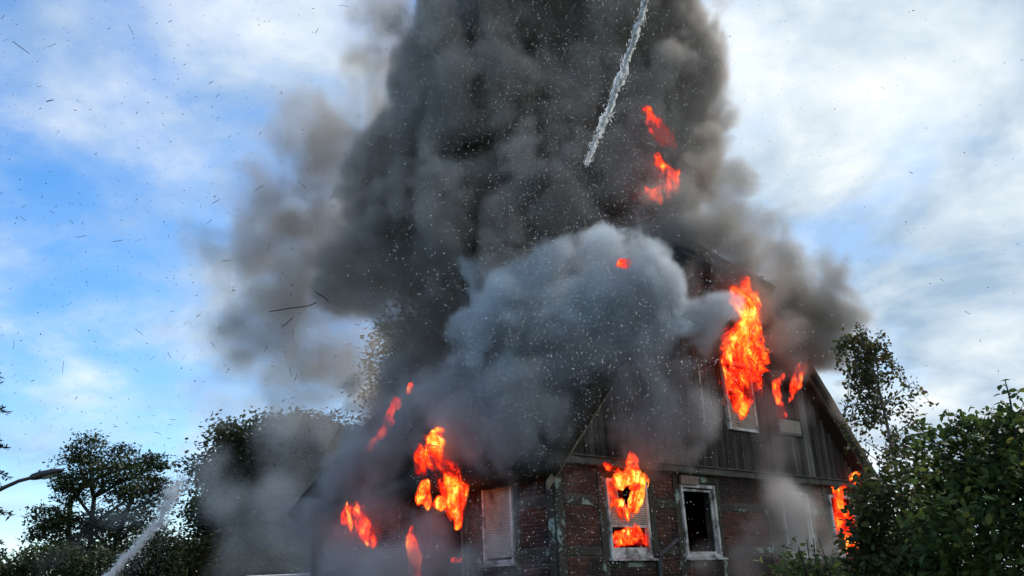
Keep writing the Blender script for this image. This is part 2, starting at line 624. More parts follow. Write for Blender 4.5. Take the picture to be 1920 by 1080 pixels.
def bricks_stuff(lst, name, parent, mat):
    base = np.array([v.co[:] for v in bme.vertices])
    V, F = [], []
    for i, (a, c, z, dy, rot) in enumerate(lst):
        v = base.copy()
        v[:, 0] = a + v[:, 0] * (c - a)
        v[:, 1] = -0.014 + dy + v[:, 1] * BD
        v[:, 2] = z + v[:, 2] * BH + (v[:, 0] - a) * rot
        V.append(v); F.append(BOXF + 8 * i)
    me = mesh_np(name, np.concatenate(V), np.concatenate(F))
    o = link(name, me, mat, parent)
    o['kind'] = 'stuff'
    return o


fr = [(h[0] - .02, h[1] + .02, h[2] - .06, h[3] + .06) for h in front_holes] + POST_RECT + RAIL_RECT
fb = lay_bricks(HW, 3.98, fr, 3)


def show_size(q):
    p = H((q[0] + q[1]) / 2, 0, q[2])
    c = RC @ (p - np.array([0, 0, EYE]))
    y = 540 - FPX * c[1] / c[2]
    x = 960 + FPX * c[0] / c[2]
    hidden = (x > 1590) or y > 1078
    return (0 if hidden else 1) * (q[1] - q[0]) / c[2] ** 2


fb.sort(key=show_size, reverse=True)
for a, c, z, dy, rot in fb[:300]:
    o = link('brick', bme, None, front_wall, (a, -0.014 + dy, z))
    o.scale = (c - a, BD, BH)
    o.rotation_euler = (0, -rot, 0)
bricks_stuff(fb[300:], 'brickwork', front_wall, brick_m)
# the long side: posts, rails and its bricks (seen only through smoke)
lposts = [(0.0, 0.19), (1.0, 1.13), (2.12, 2.26), (2.54, 2.68), (3.88, 4.02), (4.98, 5.12), (5.85, 5.99), (6.86, 7.0), (7.42, 7.56), (8.54, 8.68), (8.9, 9.1)]
lr = [(h[0] - .02, h[1] + .02, h[2] - .05, h[3] + .05) for h in lw_holes]
for a, b_ in lposts:
    timber(HL - b_, HL - a - (0.04 if a == 0 else 0), 0.35, 4.0, 'timber_post', loc=(0, HL, 0), rz=-math.pi / 2)
    lr.append((HL - b_, HL - a, 0.35, 4.0))
for z0, z1 in rails:
    for (a, b_), (c, d) in zip(lposts[:-1], lposts[1:]):
        if any(h[0] < (b_ + c) / 2 < h[1] and z1 > h[2] and z0 < h[3] for h in LEFT_HOLES): continue
        timber(HL - c + .002, HL - b_ - .002, z0, z1, 'timber_rail', y0=TB + 0.008, loc=(0, HL, 0), rz=-math.pi / 2)
        lr.append((HL - c, HL - b_, z0, z1))
lb = lay_bricks(HL, 3.98, lr, 5)
bricks_stuff(lb, 'brickwork', left_wall, brick_m)
MB().box(-0.15, 0.2, -0.19, HL + 0.1, 4.002, 4.16).build('wall_plate', beam_m, house, bevel=0.02)

# --- board gable: every board a part
UP_WIN = [(5.77, 6.95, 5.14, 6.85), (7.86, 9.0, 5.20, 6.85)]
TOP_WIN = (4.84, 5.5, 5.25, 6.6)
gable = None
b = MB()
bw = 0.158
nb = int(HW / bw)
cols = []
for i in range(nb):
    x0 = i * bw + 0.05; x1 = x0 + bw
    ztop = min(roof_z(x0, -0.55), roof_z(x1, -0.55), 8.72)
    segs = [(4.19, ztop)]
    for w in UP_WIN:
        if x1 > w[0] + .01 and x0 < w[1] - .01:
            segs = [(4.19, w[2] - 0.02), (w[3] + 0.02, ztop)]
    for s0, s1 in segs:
        if s1 - s0 > 0.12:
            cols.append((x0, x1, s0, s1))
            b.add([(x0, 0.05, s0), (x1, 0.05, s0), (x1, 0.05, s1), (x0, 0.05, s1)], [[0, 1, 2, 3]])
gable = b.build('gable_wall', soot_m, house)
for k, (x0, x1, s0, s1) in enumerate(cols):
    dy = random.uniform(-0.008, 0.008)
    z0 = s0 + random.uniform(-0.015, 0.03)
    y = -0.03 - 0.014 * (k % 2) + dy
    za, zb = s1 + (SLOPE * 0.07 if s1 > 6 else 0), s1
    v = MB().box(x0 + 0.005, x1 - 0.004, y, y + 0.03, z0, s1)
    v.build('board', board_m, gable, bevel=0.004)
# verge and white corner strip of a further window
MB().box(4.82, 4.87, -0.075, -0.03, 5.2, 6.55).build('window_jamb', white_m, gable)

# --- roof: thatch slabs with half-hip
TH = 0.36
HIPZ = 9.05
hx = (APEX - HIPZ) / SLOPE
YF, YR = -0.42, HL + 0.3
HIPY = 1.45


def slab(poly_top, name, mat, sub=14, thick=TH, parent=house):
    """thick sheet from a quad or triangle given as corner list (a,b,c,d), bumped like combed thatch"""
    a, b_, c, d = [np.array(q, float) for q in poly_top]
    nu, nv = 40, 26
    uu, vv = np.meshgrid(np.linspace(0, 1, nu), np.linspace(0, 1, nv), indexing='ij')
    P = (a * ((1 - uu) * (1 - vv))[..., None] + b_ * (uu * (1 - vv))[..., None] + c * (uu * vv)[..., None] + d * ((1 - uu) * vv)[..., None])
    nrm = np.cross(b_ - a, d - a); nrm /= np.linalg.norm(nrm)
    if nrm[2] < 0: nrm = -nrm
    q = P.reshape(-1, 3)
    q = q + nrm * (0.05 * fbm(q * 1.7, 3))[:, None]
    low = q - nrm * thick
    n = nu * nv
    V = np.concatenate([q, low])
    F = []
    idx = lambda i, j: i * nv + j
    for i in range(nu - 1):
        for j in range(nv - 1):
            F.append([idx(i, j), idx(i + 1, j), idx(i + 1, j + 1), idx(i, j + 1)])
            F.append([n + idx(i, j), n + idx(i, j + 1), n + idx(i + 1, j + 1), n + idx(i + 1, j)])
    for i in range(nu - 1):
        F.append([idx(i, 0), n + idx(i, 0), n + idx(i + 1, 0), idx(i + 1, 0)])
        F.append([idx(i, nv - 1), idx(i + 1, nv - 1), n + idx(i + 1, nv - 1), n + idx(i, nv - 1)])
    for j in range(nv - 1):
        F.append([idx(0, j), idx(0, j + 1), n + idx(0, j + 1), n + idx(0, j)])
        F.append([idx(nu - 1, j), n + idx(nu - 1, j), n + idx(nu - 1, j + 1), idx(nu - 1, j + 1)])
    return link(name, mesh_np(name, V, F, True), mat, parent)


xe = 6.5                                                # half width at the eaves
for sgn in (-1, 1):
    ex = CEN + sgn * xe
    ez = APEX - xe * SLOPE
    hxp = CEN + sgn * hx
    # lower part up to hip height, then the part behind the hip
    slab([(ex, YF, ez), (ex, YR, ez), (hxp, YR, HIPZ), (hxp, YF, HIPZ)], 'thatch_slope', thatch_m)
    slab([(hxp, YF + .02, HIPZ), (hxp, YR, HIPZ), (CEN, YR, APEX), (CEN, HIPY, APEX)], 'thatch_slope', thatch_m)
slab([(CEN - hx - .12, YF - 0.25, HIPZ - 0.12), (CEN + hx + .12, YF - 0.25, HIPZ - 0.12), (CEN + .02, HIPY, APEX), (CEN - .02, HIPY, APEX)], 'half_hip', thatch_m)
MB().tube([(CEN, HIPY - .2, APEX + .02), (CEN, 4, APEX + .05), (CEN, 8, APEX + .03), (CEN, YR, APEX)], [.2, .26, .26, .22], 10).build('ridge_roll', thatch_m, house, smooth=True)
# barge boards along the verges, paler underside at the left
for sgn in (-1, 1):
    x0_, x1_ = CEN + sgn * (xe - 0.1), CEN + sgn * (hx + 0.05)
    z0_, z1_ = roof_z(x0_) - 0.50, roof_z(x1_) - 0.50
    pts = [(x0_, z0_ - .10), (x1_, z1_ - .10), (x1_, z1_ + .06), (x0_, z0_ + .06)]
    if sgn > 0: pts = pts[::-1]
    MB().prism(pts, YF + .03, YF + .09).build('barge_board', pale_m if sgn < 0 else beam_m, house)
props(MB().prism([(CEN + 1.02, 8.35), (CEN + 1.55, 8.2), (CEN + 1.02, 8.9)], -0.12, -0.09).build('torn_panel', pale_m, house))


# --- windows
def window(x, z0, w, h, shutter=0.0, rz=0.0, loc=None, sash='open', pane=False, box=False, sill=True, slat=0.048, lower=0.0, fmat=None):
    """x: left edge along the wall; frame mesh is the part, with sill, sash, shutter, pane as sub-parts"""
    p = (x, 0, z0) if loc is None else loc
    f = 0.065
    fr_ = MB()
    fr_.box(0, f, -0.06, 0.05, 0, h).box(w - f, w, -0.06, 0.05, 0, h)
    fr_.box(f, w - f, -0.055, 0.05, 0, f).box(f, w - f, -0.055, 0.05, h - f, h)
    win = fr_.build('window', fmat or white_m, house, p, rz)
    if sill:
        MB().add([(-.07, -.15, -.055), (w + .07, -.15, -.055), (w + .07, -.02, -.04), (-.07, -.02, -.04), (-.07, -.15, -.022), (w + .07, -.15, -.022), (w + .07, -.02, 0.0), (-.07, -.02, 0.0)], BOXF).build('sill', white_m, win, bevel=0.004)
    if sash == 'fixed':
        s_ = MB(); g = 0.05
        a0, a1, c0, c1 = f + .004, w - f - .004, f + .004, (h - f) * (0.98 if not lower else lower)
        s_.box(a0, a0 + g, 0.0, 0.035, c0, c1).box(a1 - g, a1, 0.0, 0.035, c0, c1).box(a0 + g, a1 - g, 0.002, 0.033, c0, c0 + g).box(a0 + g, a1 - g, 0.002, 0.033, c1 - g, c1)
        s_.build('sash', white_m, win)
        if pane:
            MB().box(a0 + g, a1 - g, 0.014, 0.02, c0 + g, c1 - g).build('pane', glass_m, win)
    if shutter > 0:
        s_ = MB()
        zz = h - f
        end = h - f - shutter * (h - 2 * f)
        while zz - slat > end:
            z1 = zz; z2 = zz - slat + 0.004
            s_.add([(f, -.03, z1), (w - f, -.03, z1), (w - f, -.043, (z1 + z2) / 2), (f, -.043, (z1 + z2) / 2), (f, -.03, z2), (w - f, -.03, z2), (f, -.015, z1), (w - f, -.015, z1), (w - f, -.015, z2), (f, -.015, z2)],
                   [[0, 3, 2, 1], [3, 4, 5, 2], [0, 1, 7, 6], [4, 9, 8, 5], [6, 7, 8, 9], [0, 6, 9, 4, 3], [1, 2, 5, 8, 7]])
            zz -= slat
        s_.build('roller_shutter', shutter_m, win)
    if box:
        MB().box(-.05, w * box, -.13, -.065, h - .02, h + .17).build('shutter_box', material('box_wood', m_plain((0.20, 0.14, 0.12), 0.8, 0.2)), win, bevel=.01)
    return win


def broken_shutter(win, w, h, zlo, zhi, notch, slat=0.042, f=0.065):
    """lower slats left of a burnt shutter: top edge eaten away"""
    s_ = MB(); zz = zlo
    while zz < zhi:
        # each slat loses its burnt middle
        t_ = (zz - zlo) / (zhi - zlo)
        nx0 = f + (w - 2 * f) * notch(t_)[0]; nx1 = f + (w - 2 * f) * notch(t_)[1]
        spans = [(f, w - f)] if nx1 <= nx0 else [(f, nx0), (nx1, w - f)]
        for a, c in spans:
            if c - a > 0.02:
                s_.add([(a, -.03, zz), (c, -.03, zz), (c, -.044, zz + slat * .5), (a, -.044, zz + slat * .5), (a, -.03, zz + slat * .92), (c, -.03, zz + slat * .92), (c, -.015, zz + slat * .92), (a, -.015, zz + slat * .92), (a, -.015, zz), (c, -.015, zz)],
                       [[0, 1, 2, 3], [3, 2, 5, 4], [4, 5, 6, 7], [8, 9, 1, 0], [7, 6, 9, 8], [0, 3, 4, 7, 8], [1, 9, 6, 5, 2]])
        zz += slat
    return s_.build('roller_shutter', shutter_m, win)


w1, w2, w3, w4 = [window(a, WZ0, b_ - a, WZ1 - WZ0, sash='fixed' if k in (1, 2) else 'open', pane=(k == 2), box=(0.45 if k == 1 else False)) for k, (a, b_) in enumerate(FRONT_WIN)]
broken_shutter(w1, 1.22, 1.52, 0.64, 1.44, lambda t: (0.22 + .1 * (1 - t), 0.78 - .1 * (1 - t)) if t > 0.3 else (1, 0))
MB().box(0.066, 1.154, -0.04, -0.01, 0.585, 0.635).build('shutter_rail', white_m, w1)
MB().box(0.066, 1.154, -0.01, 0.03, 0.066, 0.20).build('sash', white_m, w1)
MB().box(0.066, 1.164, 0.0, 0.03, 0.066, 0.16).build('sash', white_m, w4)
# upper storey
u1 = window(5.77, 5.14, 1.18, 1.71, loc=(5.77, -0.035, 5.14), sill=False)
broken_shutter(u1, 1.18, 1.71, 0.07, 0.80, lambda t: (0.05 + .3 * (1 - t), 0.85 - .1 * (1 - t)) if t > 0.5 else (1, 0))
u2 = window(7.86, 5.20, 1.14, 1.65, loc=(7.86, -0.035, 5.20), sill=False, fmat=beam_m)
broken_shutter(u2, 1.14, 1.65, 0.07, 0.40, lambda t: (1, 0))
# long side (wall faces local -x): position measured from the front corner
for (s0, s1, z0, z1), sh, bx in zip(LEFT_HOLES, (1.0, 0, 0, 0.0, 0.95), (1.05, 0, 0, 0, 0)):
    window(0, z0, s1 - s0, z1 - z0, shutter=sh, loc=(0, s1, z0), rz=-math.pi / 2, box=bx, sill=(sh > 0), fmat=None if s0 < 2 else beam_m)
# bent, torn-off downpipe beside the burning window
MB().tube([H(*q) - C0 for q in ()] or [(2.72, -0.10, 0.3), (2.72, -0.10, 2.15), (2.78, -0.12, 2.35), (3.25, -0.2, 2.62)], [0.055, 0.055, 0.055, 0.045], 8).build('downpipe', material('pipe', m_plain((0.045, 0.05, 0.055), 0.6, 0.3)), house, smooth=True)


# ------------------------------------------------------------------ plants
def leaf_mesh(P, size, flat=0.5, oval=True, tint=None, droop=0.0, aspect=0.55):
    """one folded leaf per point"""
    n = len(P)
    d = rng.normal(size=(n, 3)); d[:, 2] = d[:, 2] * (1 - flat) - droop
    d /= np.linalg.norm(d, axis=1)[:, None]
    up = rng.normal(size=(n, 3)) * (1 - flat) + np.array([0, 0, 1.0])
    s_ = np.cross(d, up); s_ /= np.linalg.norm(s_, axis=1)[:, None] + 1e-9
    nn = np.cross(s_, d)
    L = (size * rng.uniform(0.65, 1.35, n))[:, None]
    wd = L * aspect * 0.5
    if oval:
        V = np.stack([P, P + d * L * .3 + s_ * wd + nn * L * .06, P + d * L * .7 + s_ * wd * .8 + nn * L * .03, P + d * L - nn * L * .1,
                      P + d * L * .7 - s_ * wd * .8 + nn * L * .03, P + d * L * .3 - s_ * wd + nn * L * .06], 1)
        base = np.array([[0, 1, 2, 3], [0, 3, 4, 5]])
        k = 6
    else:
        V = np.stack([P, P + d * L * .45 + s_ * wd, P + d * L, P + d * L * .45 - s_ * wd], 1)
        base = np.array([[0, 1, 2, 3]])
        k = 4
    F = (base[None] + (np.arange(n) * k)[:, None, None]).reshape(-1, 4)
    t_ = rng.uniform(0, 1, n) if tint is None else tint
    return V.reshape(-1, 3), F, np.repeat(t_, k)


def leaf_obj(name, P, size, mat, parent, **kw):
    V, F, t_ = leaf_mesh(P, size, **kw)
    me = mesh_np(name, V, F)
    a = me.attributes.new('tint', 'FLOAT', 'POINT')
    a.data.foreach_set('value', t_.astype(np.float32))
    o = link(name, me, mat, parent)
    o['kind'] = 'stuff'
    return o


def curve_pts(a, b, n=7, wob=0.08, sag=0.0):
    a, b = np.array(a, float), np.array(b, float)
    L = np.linalg.norm(b - a)
    t_ = np.linspace(0, 1, n)[:, None]
    p = a + (b - a) * t_
    w_ = np.cumsum(rng.normal(size=(n, 3)), 0) * wob * L / n
    w_ -= w_[0] + (w_[-1] - w_[0]) * t_
    p = p + w_
    p[:, 2] += sag * L * (t_[:, 0] * (1 - t_[:, 0])) * 4
    return p


def crown_tree(name, label, cat, base, trunk_top, lobes, leaf_size, n_leaf, leaf_mat, trunk_r=0.18, layered=0.55, cluster=0.35, group=None, stems=1, hollow=0.45, oval=False, twigs=5, wall=0.5):
    """lobes: (centre, radius) in the world; trunk, limbs and twigs reach every lobe"""
    base = np.array(base, float); top = np.array(trunk_top, float)
    root = empty(name, base)
    props(root, label, cat, group)
    tv = MB()
    stems_p = []
    for k in range(stems):
        off = np.array([rng.uniform(-.5, .5), rng.uniform(-.3, .3), 0]) * (0 if stems == 1 else 1.6 * min(1, trunk_r / .2))
        tp = curve_pts(base + off * .3, top + off * 2.2, 9, 0.10)
        tv.tube(tp - base, np.linspace(trunk_r, trunk_r * .45, 9), 8)
        stems_p.append(tp)
    pts, tint = [], []
    vol = np.array([r ** 2 for _, r in lobes]); vol = vol / vol.sum()
    for (c, r), fr_ in zip(lobes, vol):
        c = np.array(c, float)
        tp = stems_p[rng.integers(len(stems_p))]
        # leave the trunk at a point below the lobe
        zt = np.clip(c[2] - 0.5 * np.linalg.norm((c - top)[:2]) - .3, tp[0][2] + .3 * (tp[-1][2] - tp[0][2]), tp[-1][2])
        j = int(np.argmin(abs(tp[:, 2] - zt)))
        lp = curve_pts(tp[j], c, 7, 0.16, 0.05)
        tv.tube(lp - base, np.linspace(trunk_r * .42, trunk_r * .10, 7), 6)
        for q in range(twigs):
            dd = rng.normal(size=3); dd[2] = abs(dd[2]) * .6; dd /= np.linalg.norm(dd)
            st = lp[rng.integers(3, 7)]
            tv.tube(curve_pts(st, c + dd * r * .9, 5, 0.2) - base, np.linspace(trunk_r * .12, trunk_r * .03, 5), 4)
        nl = int(n_leaf * fr_)
        ncl = max(6, int(nl / 28))
        dd = rng.normal(size=(ncl, 3)); dd /= np.linalg.norm(dd, axis=1)[:, None]
        rad = r * rng.uniform(hollow, 1.05, ncl) ** .6
        cc = c + dd * rad[:, None] * np.array([1, 1, 1 - .35 * layered])
        pick = rng.integers(0, ncl, nl)
        jit = rng.normal(size=(nl, 3)) * cluster * np.array([1, 1, 1 - layered])
        pts.append(cc[pick] + jit)
        ct = rng.uniform(0, .75, ncl)
        tint.append(np.clip(ct[pick] + rng.uniform(-.15, .25, nl), 0, 1))
    tv.build('trunk', bark_m, root, smooth=True)
    P = np.concatenate(pts) - base
    leaf_obj('crown', P, leaf_size, leaf_mat, root, tint=np.concatenate(tint), oval=oval, flat=wall)
    return root


def lobes_px(lst, d, dj=1.0):
    out = []
    for x, y, r in lst:
        dd = d + rng.uniform(-dj, dj)
        out.append((at(x, y, dd), r * pxm(x, y, dd)))
    return out


def gbase(x, d, y=1140):
    p = at(x, y, d); p[2] = 0
    return p


# feathery tree left of the house
D1 = 36
crown_tree('locust_tree', 'tall feathery tree with layered dark foliage and forked trunks beside the water jet', 'tree', gbase(165, D1), at(185, 930, D1),
           lobes_px([(165, 838, 34), (230, 845, 22), (150, 880, 45), (215, 890, 50), (285, 880, 36), (300, 915, 30), (250, 930, 48), (140, 925, 34), (95, 975, 38), (75, 1005, 22), (130, 985, 45), (190, 985, 40), (230, 985, 35), (110, 1025, 30), (200, 1040, 36), (265, 975, 30), (275, 862, 18), (75, 1040, 30), (150, 1030, 40), (240, 1020, 36), (310, 935, 20), (120, 905, 26)], D1, 1.2),
           0.15, 23000, leaf_tree_m, 0.2, 0.65, 0.23, stems=3, hollow=0.2, twigs=7, group='trees left of the house')
# big tree by the house, veiled in smoke
D2 = 38
crown_tree('lime_tree', 'broad dense tree veiled in blue smoke beside the house', 'tree', gbase(530, D2), at(530, 930, D2),
           lobes_px([(400, 890, 45), (390, 960, 42), (440, 840, 52), (500, 830, 60), (560, 825, 55), (630, 830, 55), (460, 920, 80), (560, 920, 90), (640, 920, 80), (420, 1010, 60), (500, 1020, 80), (600, 1020, 80), (670, 860, 50), (560, 790, 22), (600, 800, 20), (430, 805, 18)], D2, 1.8),
           0.21, 62000, leaf_tree_m, 0.4, 0.35, 0.36, stems=1, hollow=0.1, twigs=5, group='trees left of the house')
D3 = 41
crown_tree('oak_tree', 'tallest dark tree rising behind the thatched roof into the smoke', 'tree', gbase(770, D3), at(770, 850, D3),
           lobes_px([(735, 640, 40), (730, 700, 45), (720, 760, 42), (780, 620, 60), (790, 700, 70), (790, 790, 80), (720, 820, 50), (850, 660, 70), (860, 760, 80)], D3, 1.5),
           0.26, 16000, leaf_tree_m, 0.4, 0.35, 0.42, hollow=0.3, group='trees left of the house')
D4 = 33
crown_tree('yellowing_bush', 'low yellowing bush between the feathery tree and the broad tree', 'bush', gbase(355, D4), at(355, 1060, D4),
           lobes_px([(350, 1045, 38), (385, 1040, 34), (320, 1075, 40), (395, 1080, 40), (440, 1075, 40), (490, 1080, 45)], D4, .8), 0.17, 12000, leaf_yellow_m, 0.1, 0.3, 0.3, hollow=.2)
crown_tree('dark_bush', 'round dark bush under the water jet', 'bush', gbase(285, 31), at(285, 1060, 31),
           lobes_px([(290, 1035, 35), (305, 1070, 45), (250, 1085, 45), (300, 1000, 18)], 31, .8), 0.17, 6000, leaf_tree_m, 0.1, 0.3, 0.3, hollow=.2)
crown_tree('hedge_bush', 'low spreading dark bush at the foot of the feathery tree', 'bush', gbase(60, 29), at(60, 1090, 29),
           lobes_px([(20, 1075, 35), (70, 1065, 40), (120, 1060, 40), (170, 1075, 45), (-20, 1080, 40)], 29, .8), 0.15, 7500, leaf_tree_m, 0.1, 0.4, 0.28, hollow=.2)

# spruce at the far left: only branch tips reach the picture
sb = gbase(-150, 19)
spr = empty('spruce', sb)
props(spr, 'spruce whose drooping branch tips show beside the street lamp', 'tree')
tv = MB(); tv.tube([(0, 0, 0), (0, 0, 4), (0.05, 0, 8)], [.2, .13, .03], 8)
P = []; 
for k in range(62):
    z = 1.0 + 6.6 * k / 62
    a = k * 2.399
    L = 1.65 * (1 - (z / 8.6)) ** 0.6 + .15
    if math.cos(a) > 0.3: L *= 1.12
    e = np.array([math.cos(a) * L, math.sin(a) * L, z - 0.18 * L])
    br = curve_pts((0, 0, z), e, 8, 0.06, 0.06)
    tv.tube(br, np.linspace(.03, .006, 8), 4, False)
    for q in range(170):
        t_ = rng.uniform(.2, 1.0)
        i = min(6, int(t_ * 7)); f_ = t_ * 7 - i
        p = br[i] * (1 - f_) + br[i + 1] * f_
        sd = rng.uniform(-1, 1) * .30 * (1.15 - t_)
        perp = np.array([-math.sin(a), math.cos(a), 0])
        P.append(p + perp * sd + np.array([0, 0, -abs(sd) * .35 + rng.normal() * .02]) + np.array([math.cos(a), math.sin(a), 0]) * abs(sd) * .5)
tv.build('trunk', bark_m, spr, smooth=True)
leaf_obj('crown', np.array(P), 0.13, leaf_spruce_m, spr, flat=.6, oval=False, aspect=.35)

# shrubs at the right, close to the camera
D5 = 7.6


def shrub(name, label, lobes, d, n, base_px, group=None, size=0.075, dj=.5, mat=leaf_shrub_m, extra=70, tr_=.03, shoots=()):
    r_ = crown_tree(name, label, 'shrub', gbase(base_px, d), at(base_px, 1010, d), lobes_px(lobes, d, dj), size, n, mat, tr_, 0.1, 0.09, group=group, hollow=0.25, oval=True, twigs=9, stems=3, wall=.3)
    # single large leaves along the outline
    lm = []
    for q in range(6):
        V, F, t_ = leaf_mesh(np.zeros((1, 3)), 1.0, flat=.3)
        me = mesh_np('leaf', V, F)
        a = me.attributes.new('tint', 'FLOAT', 'POINT'); a.data.foreach_set('value', np.full(6, .12 * q, np.float32))
        me.materials.append(mat); lm.append(me)
    b0 = np.array(r_.location)
    top = sorted(lobes, key=lambda l: l[1] - l[2])[: max(3, len(lobes) // 2)]
    for q in range(extra):
        x, y, r = top[rng.integers(len(top))]
        a = rng.uniform(-.2, math.pi + .2)
        p = at(x + math.cos(a) * r * .9, y - math.sin(a) * r * .9, d + rng.uniform(-.15, .15)) - b0
        o = link('leaf', lm[q % 6], None, r_, p)
        sz = rng.uniform(.06, .11)
        o.scale = (sz, sz, sz)
        o.rotation_euler = (rng.uniform(-.5, .5), rng.uniform(-.5, .5), rng.uniform(0, 6.28))
    for x, y, L in shoots:
        pts3 = np.array([at(x + rng.normal() * 3 * k, y - L * k / 4, d + rng.uniform(-.1, .1)) for k in range(5)]) - b0
        MB().tube(pts3, np.linspace(.006, .002, 5), 5).build('shoot', bark_m, r_)
        for q in range(int(L / 5)):
            t_ = rng.uniform(.1, 1) * 4; i = min(3, int(t_))
            p = pts3[i] + (pts3[i + 1] - pts3[i]) * (t_ - i)
            o = link('leaf', lm[q % 6], None, r_, p)
            sz = rng.uniform(.045, .085); o.scale = (sz, sz, sz)
            o.rotation_euler = (rng.uniform(-.6, .6), rng.uniform(-.6, .6), rng.uniform(0, 6.28))
    return r_


shrub('lilac_shrub', 'broad leafy green shrub filling the right side in front of the gable end',
      [(1800, 880, 46), (1860, 865, 50), (1765, 930, 45), (1905, 850, 50), (1830, 960, 75), (1910, 930, 80), (1760, 1000, 60), (1840, 1050, 85), (1930, 1030, 85), (1795, 825, 24), (1740, 845, 18), (1850, 815, 22), (1905, 795, 26), (1770, 1075, 60), (1980, 920, 100), (1990, 830, 60), (1815, 800, 12), (1730, 815, 10), (1875, 790, 14)], D5, 9500, 1850, extra=110, shoots=((1735, 850, 60), (1752, 840, 40), (1778, 830, 62), (1800, 815, 45), (1822, 810, 40), (1848, 810, 42), (1870, 800, 36), (1915, 780, 50), (1712, 870, 50)))
shrub('dogwood_shrub', 'smaller reddish green shrub partly hiding the burning corner window',
      [(1640, 955, 34), (1690, 1005, 50), (1640, 1020, 48), (1625, 985, 26), (1618, 925, 12), (1705, 940, 22), (1720, 895, 20), (1700, 1070, 65), (1630, 1075, 45), (1750, 960, 36), (1740, 1060, 60), (1680, 880, 14), (1660, 915, 12), (1700, 830, 10)], 8.4, 5200, 1690, shoots=((1612, 930, 50), (1630, 930, 60), (1655, 910, 55), (1672, 890, 60), (1692, 860, 60), (1600, 960, 30)), size=.07, tr_=.013, mat=material('leaf_dogwood', m_leaf((0.035, 0.042, 0.016), (0.075, 0.09, 0.026), (0.18, 0.12, 0.04), 0.38)))
shrub('rose_bush', 'small sparse bush with thin sprigs under the smoking window', [(1500, 1065, 20), (1545, 1075, 22), (1480, 1085, 25), (1520, 1100, 40), (1570, 1100, 30)], 7.8, 700, 1520, size=.055, extra=24, dj=.2, tr_=.01)


def sprig(name, label, pts, d, n_leaf, size, mat, spread, cat='plant', extra_px=0):
    """one upright shoot with leaves set along it"""
    P3 = np.array([at(x, y, d) for x, y in pts])
    b0 = P3[0].copy(); b0[2] = 0
    r_ = empty(name, b0)
    props(r_, label, cat)
    line = np.concatenate([[b0], P3]) - b0
    MB().tube(line, np.linspace(.012, .004, len(line)), 6).build('stem', bark_m, r_, smooth=True)
    for q in range(n_leaf):
        t_ = q / max(1, n_leaf - 1)
        k = t_ * (len(P3) - 1); i = min(len(P3) - 2, int(k)); f_ = k - i
        p = P3[i] * (1 - f_) + P3[i + 1] * f_ - b0
        V, F, tt = leaf_mesh(np.zeros((1, 3)), size, flat=.5)
        me = mesh_np('leaf', V, F)
        a = me.attributes.new('tint', 'FLOAT', 'POINT'); a.data.foreach_set('value', np.full(6, rng.uniform(0, .4), np.float32))
        link('leaf', me, mat, r_, p + rng.normal(size=3) * spread)
    return r_


sprig('lilac_shoot', 'single tall leafy shoot standing above the broad shrub', [(1899, 790), (1897, 768), (1893, 745), (1888, 726), (1884, 712)], 7.4, 16, .07, leaf_shrub_m, .022)
sprig('rose_sprig', 'thin dark sprig rising before the smoking white window', [(1512, 1080), (1508, 1060), (1500, 1040), (1497, 1024)], 7.6, 16, .045, leaf_shrub_m, .025)
sprig('rose_sprig', 'thin bent sprig between the smoking and the corner window', [(1540, 1085), (1546, 1066), (1550, 1045)], 7.6, 9, .045, leaf_shrub_m, .02)

# birch sapling
D6 = 9.2
bb = gbase(1708, D6)
birch = empty('birch_sapling', bb)
props(birch, 'slender young birch with small drooping leaves against the bright sky', 'tree')
tr = np.array([bb] + [at(x, y, D6) for x, y in ((1700, 990), (1690, 930), (1678, 870), (1664, 800), (1652, 745), (1640, 700), (1628, 665), (1614, 640))]) - bb
tv = MB(); tv.tube(tr, np.linspace(.032, .004, len(tr)), 8)
P = []
for k in range(84):
    t_ = rng.uniform(.2, 1.0)
    kk = t_ * (len(tr) - 1); i = min(len(tr) - 2, int(kk)); f_ = kk - i
    p0 = tr[i] * (1 - f_) + tr[i + 1] * f_
    a = rng.uniform(0, 2 * math.pi)
    L = rng.uniform(.16, .42) * (1.3 - .75 * t_)
    e = p0 + np.array([math.cos(a) * L, math.sin(a) * L * .8, L * rng.uniform(.3, .8)])
    tip = e + np.array([math.cos(a) * L * .45, math.sin(a) * L * .3, -L * rng.uniform(.6, 1.6)])
    br = np.concatenate([curve_pts(p0, e, 5, .1), curve_pts(e, tip, 5, .1)[1:]])
    tv.tube(br, np.linspace(.007, .0015, len(br)), 4, False)
    nl = int(34 + 46 * L)
    for q in range(nl):
        u_ = rng.uniform(.15, 1.0) * (len(br) - 1); i2 = min(len(br) - 2, int(u_)); f2 = u_ - i2
        P.append(br[i2] * (1 - f2) + br[i2 + 1] * f2 + rng.normal(size=3) * np.array([.03, .03, .035]) + np.array([0, 0, -.02]))
tv.build('trunk', birchbark_m, birch, smooth=True)
leaf_obj('crown', np.array(P), 0.042, leaf_birch_m, birch, flat=.1, droop=.5, aspect=.7)

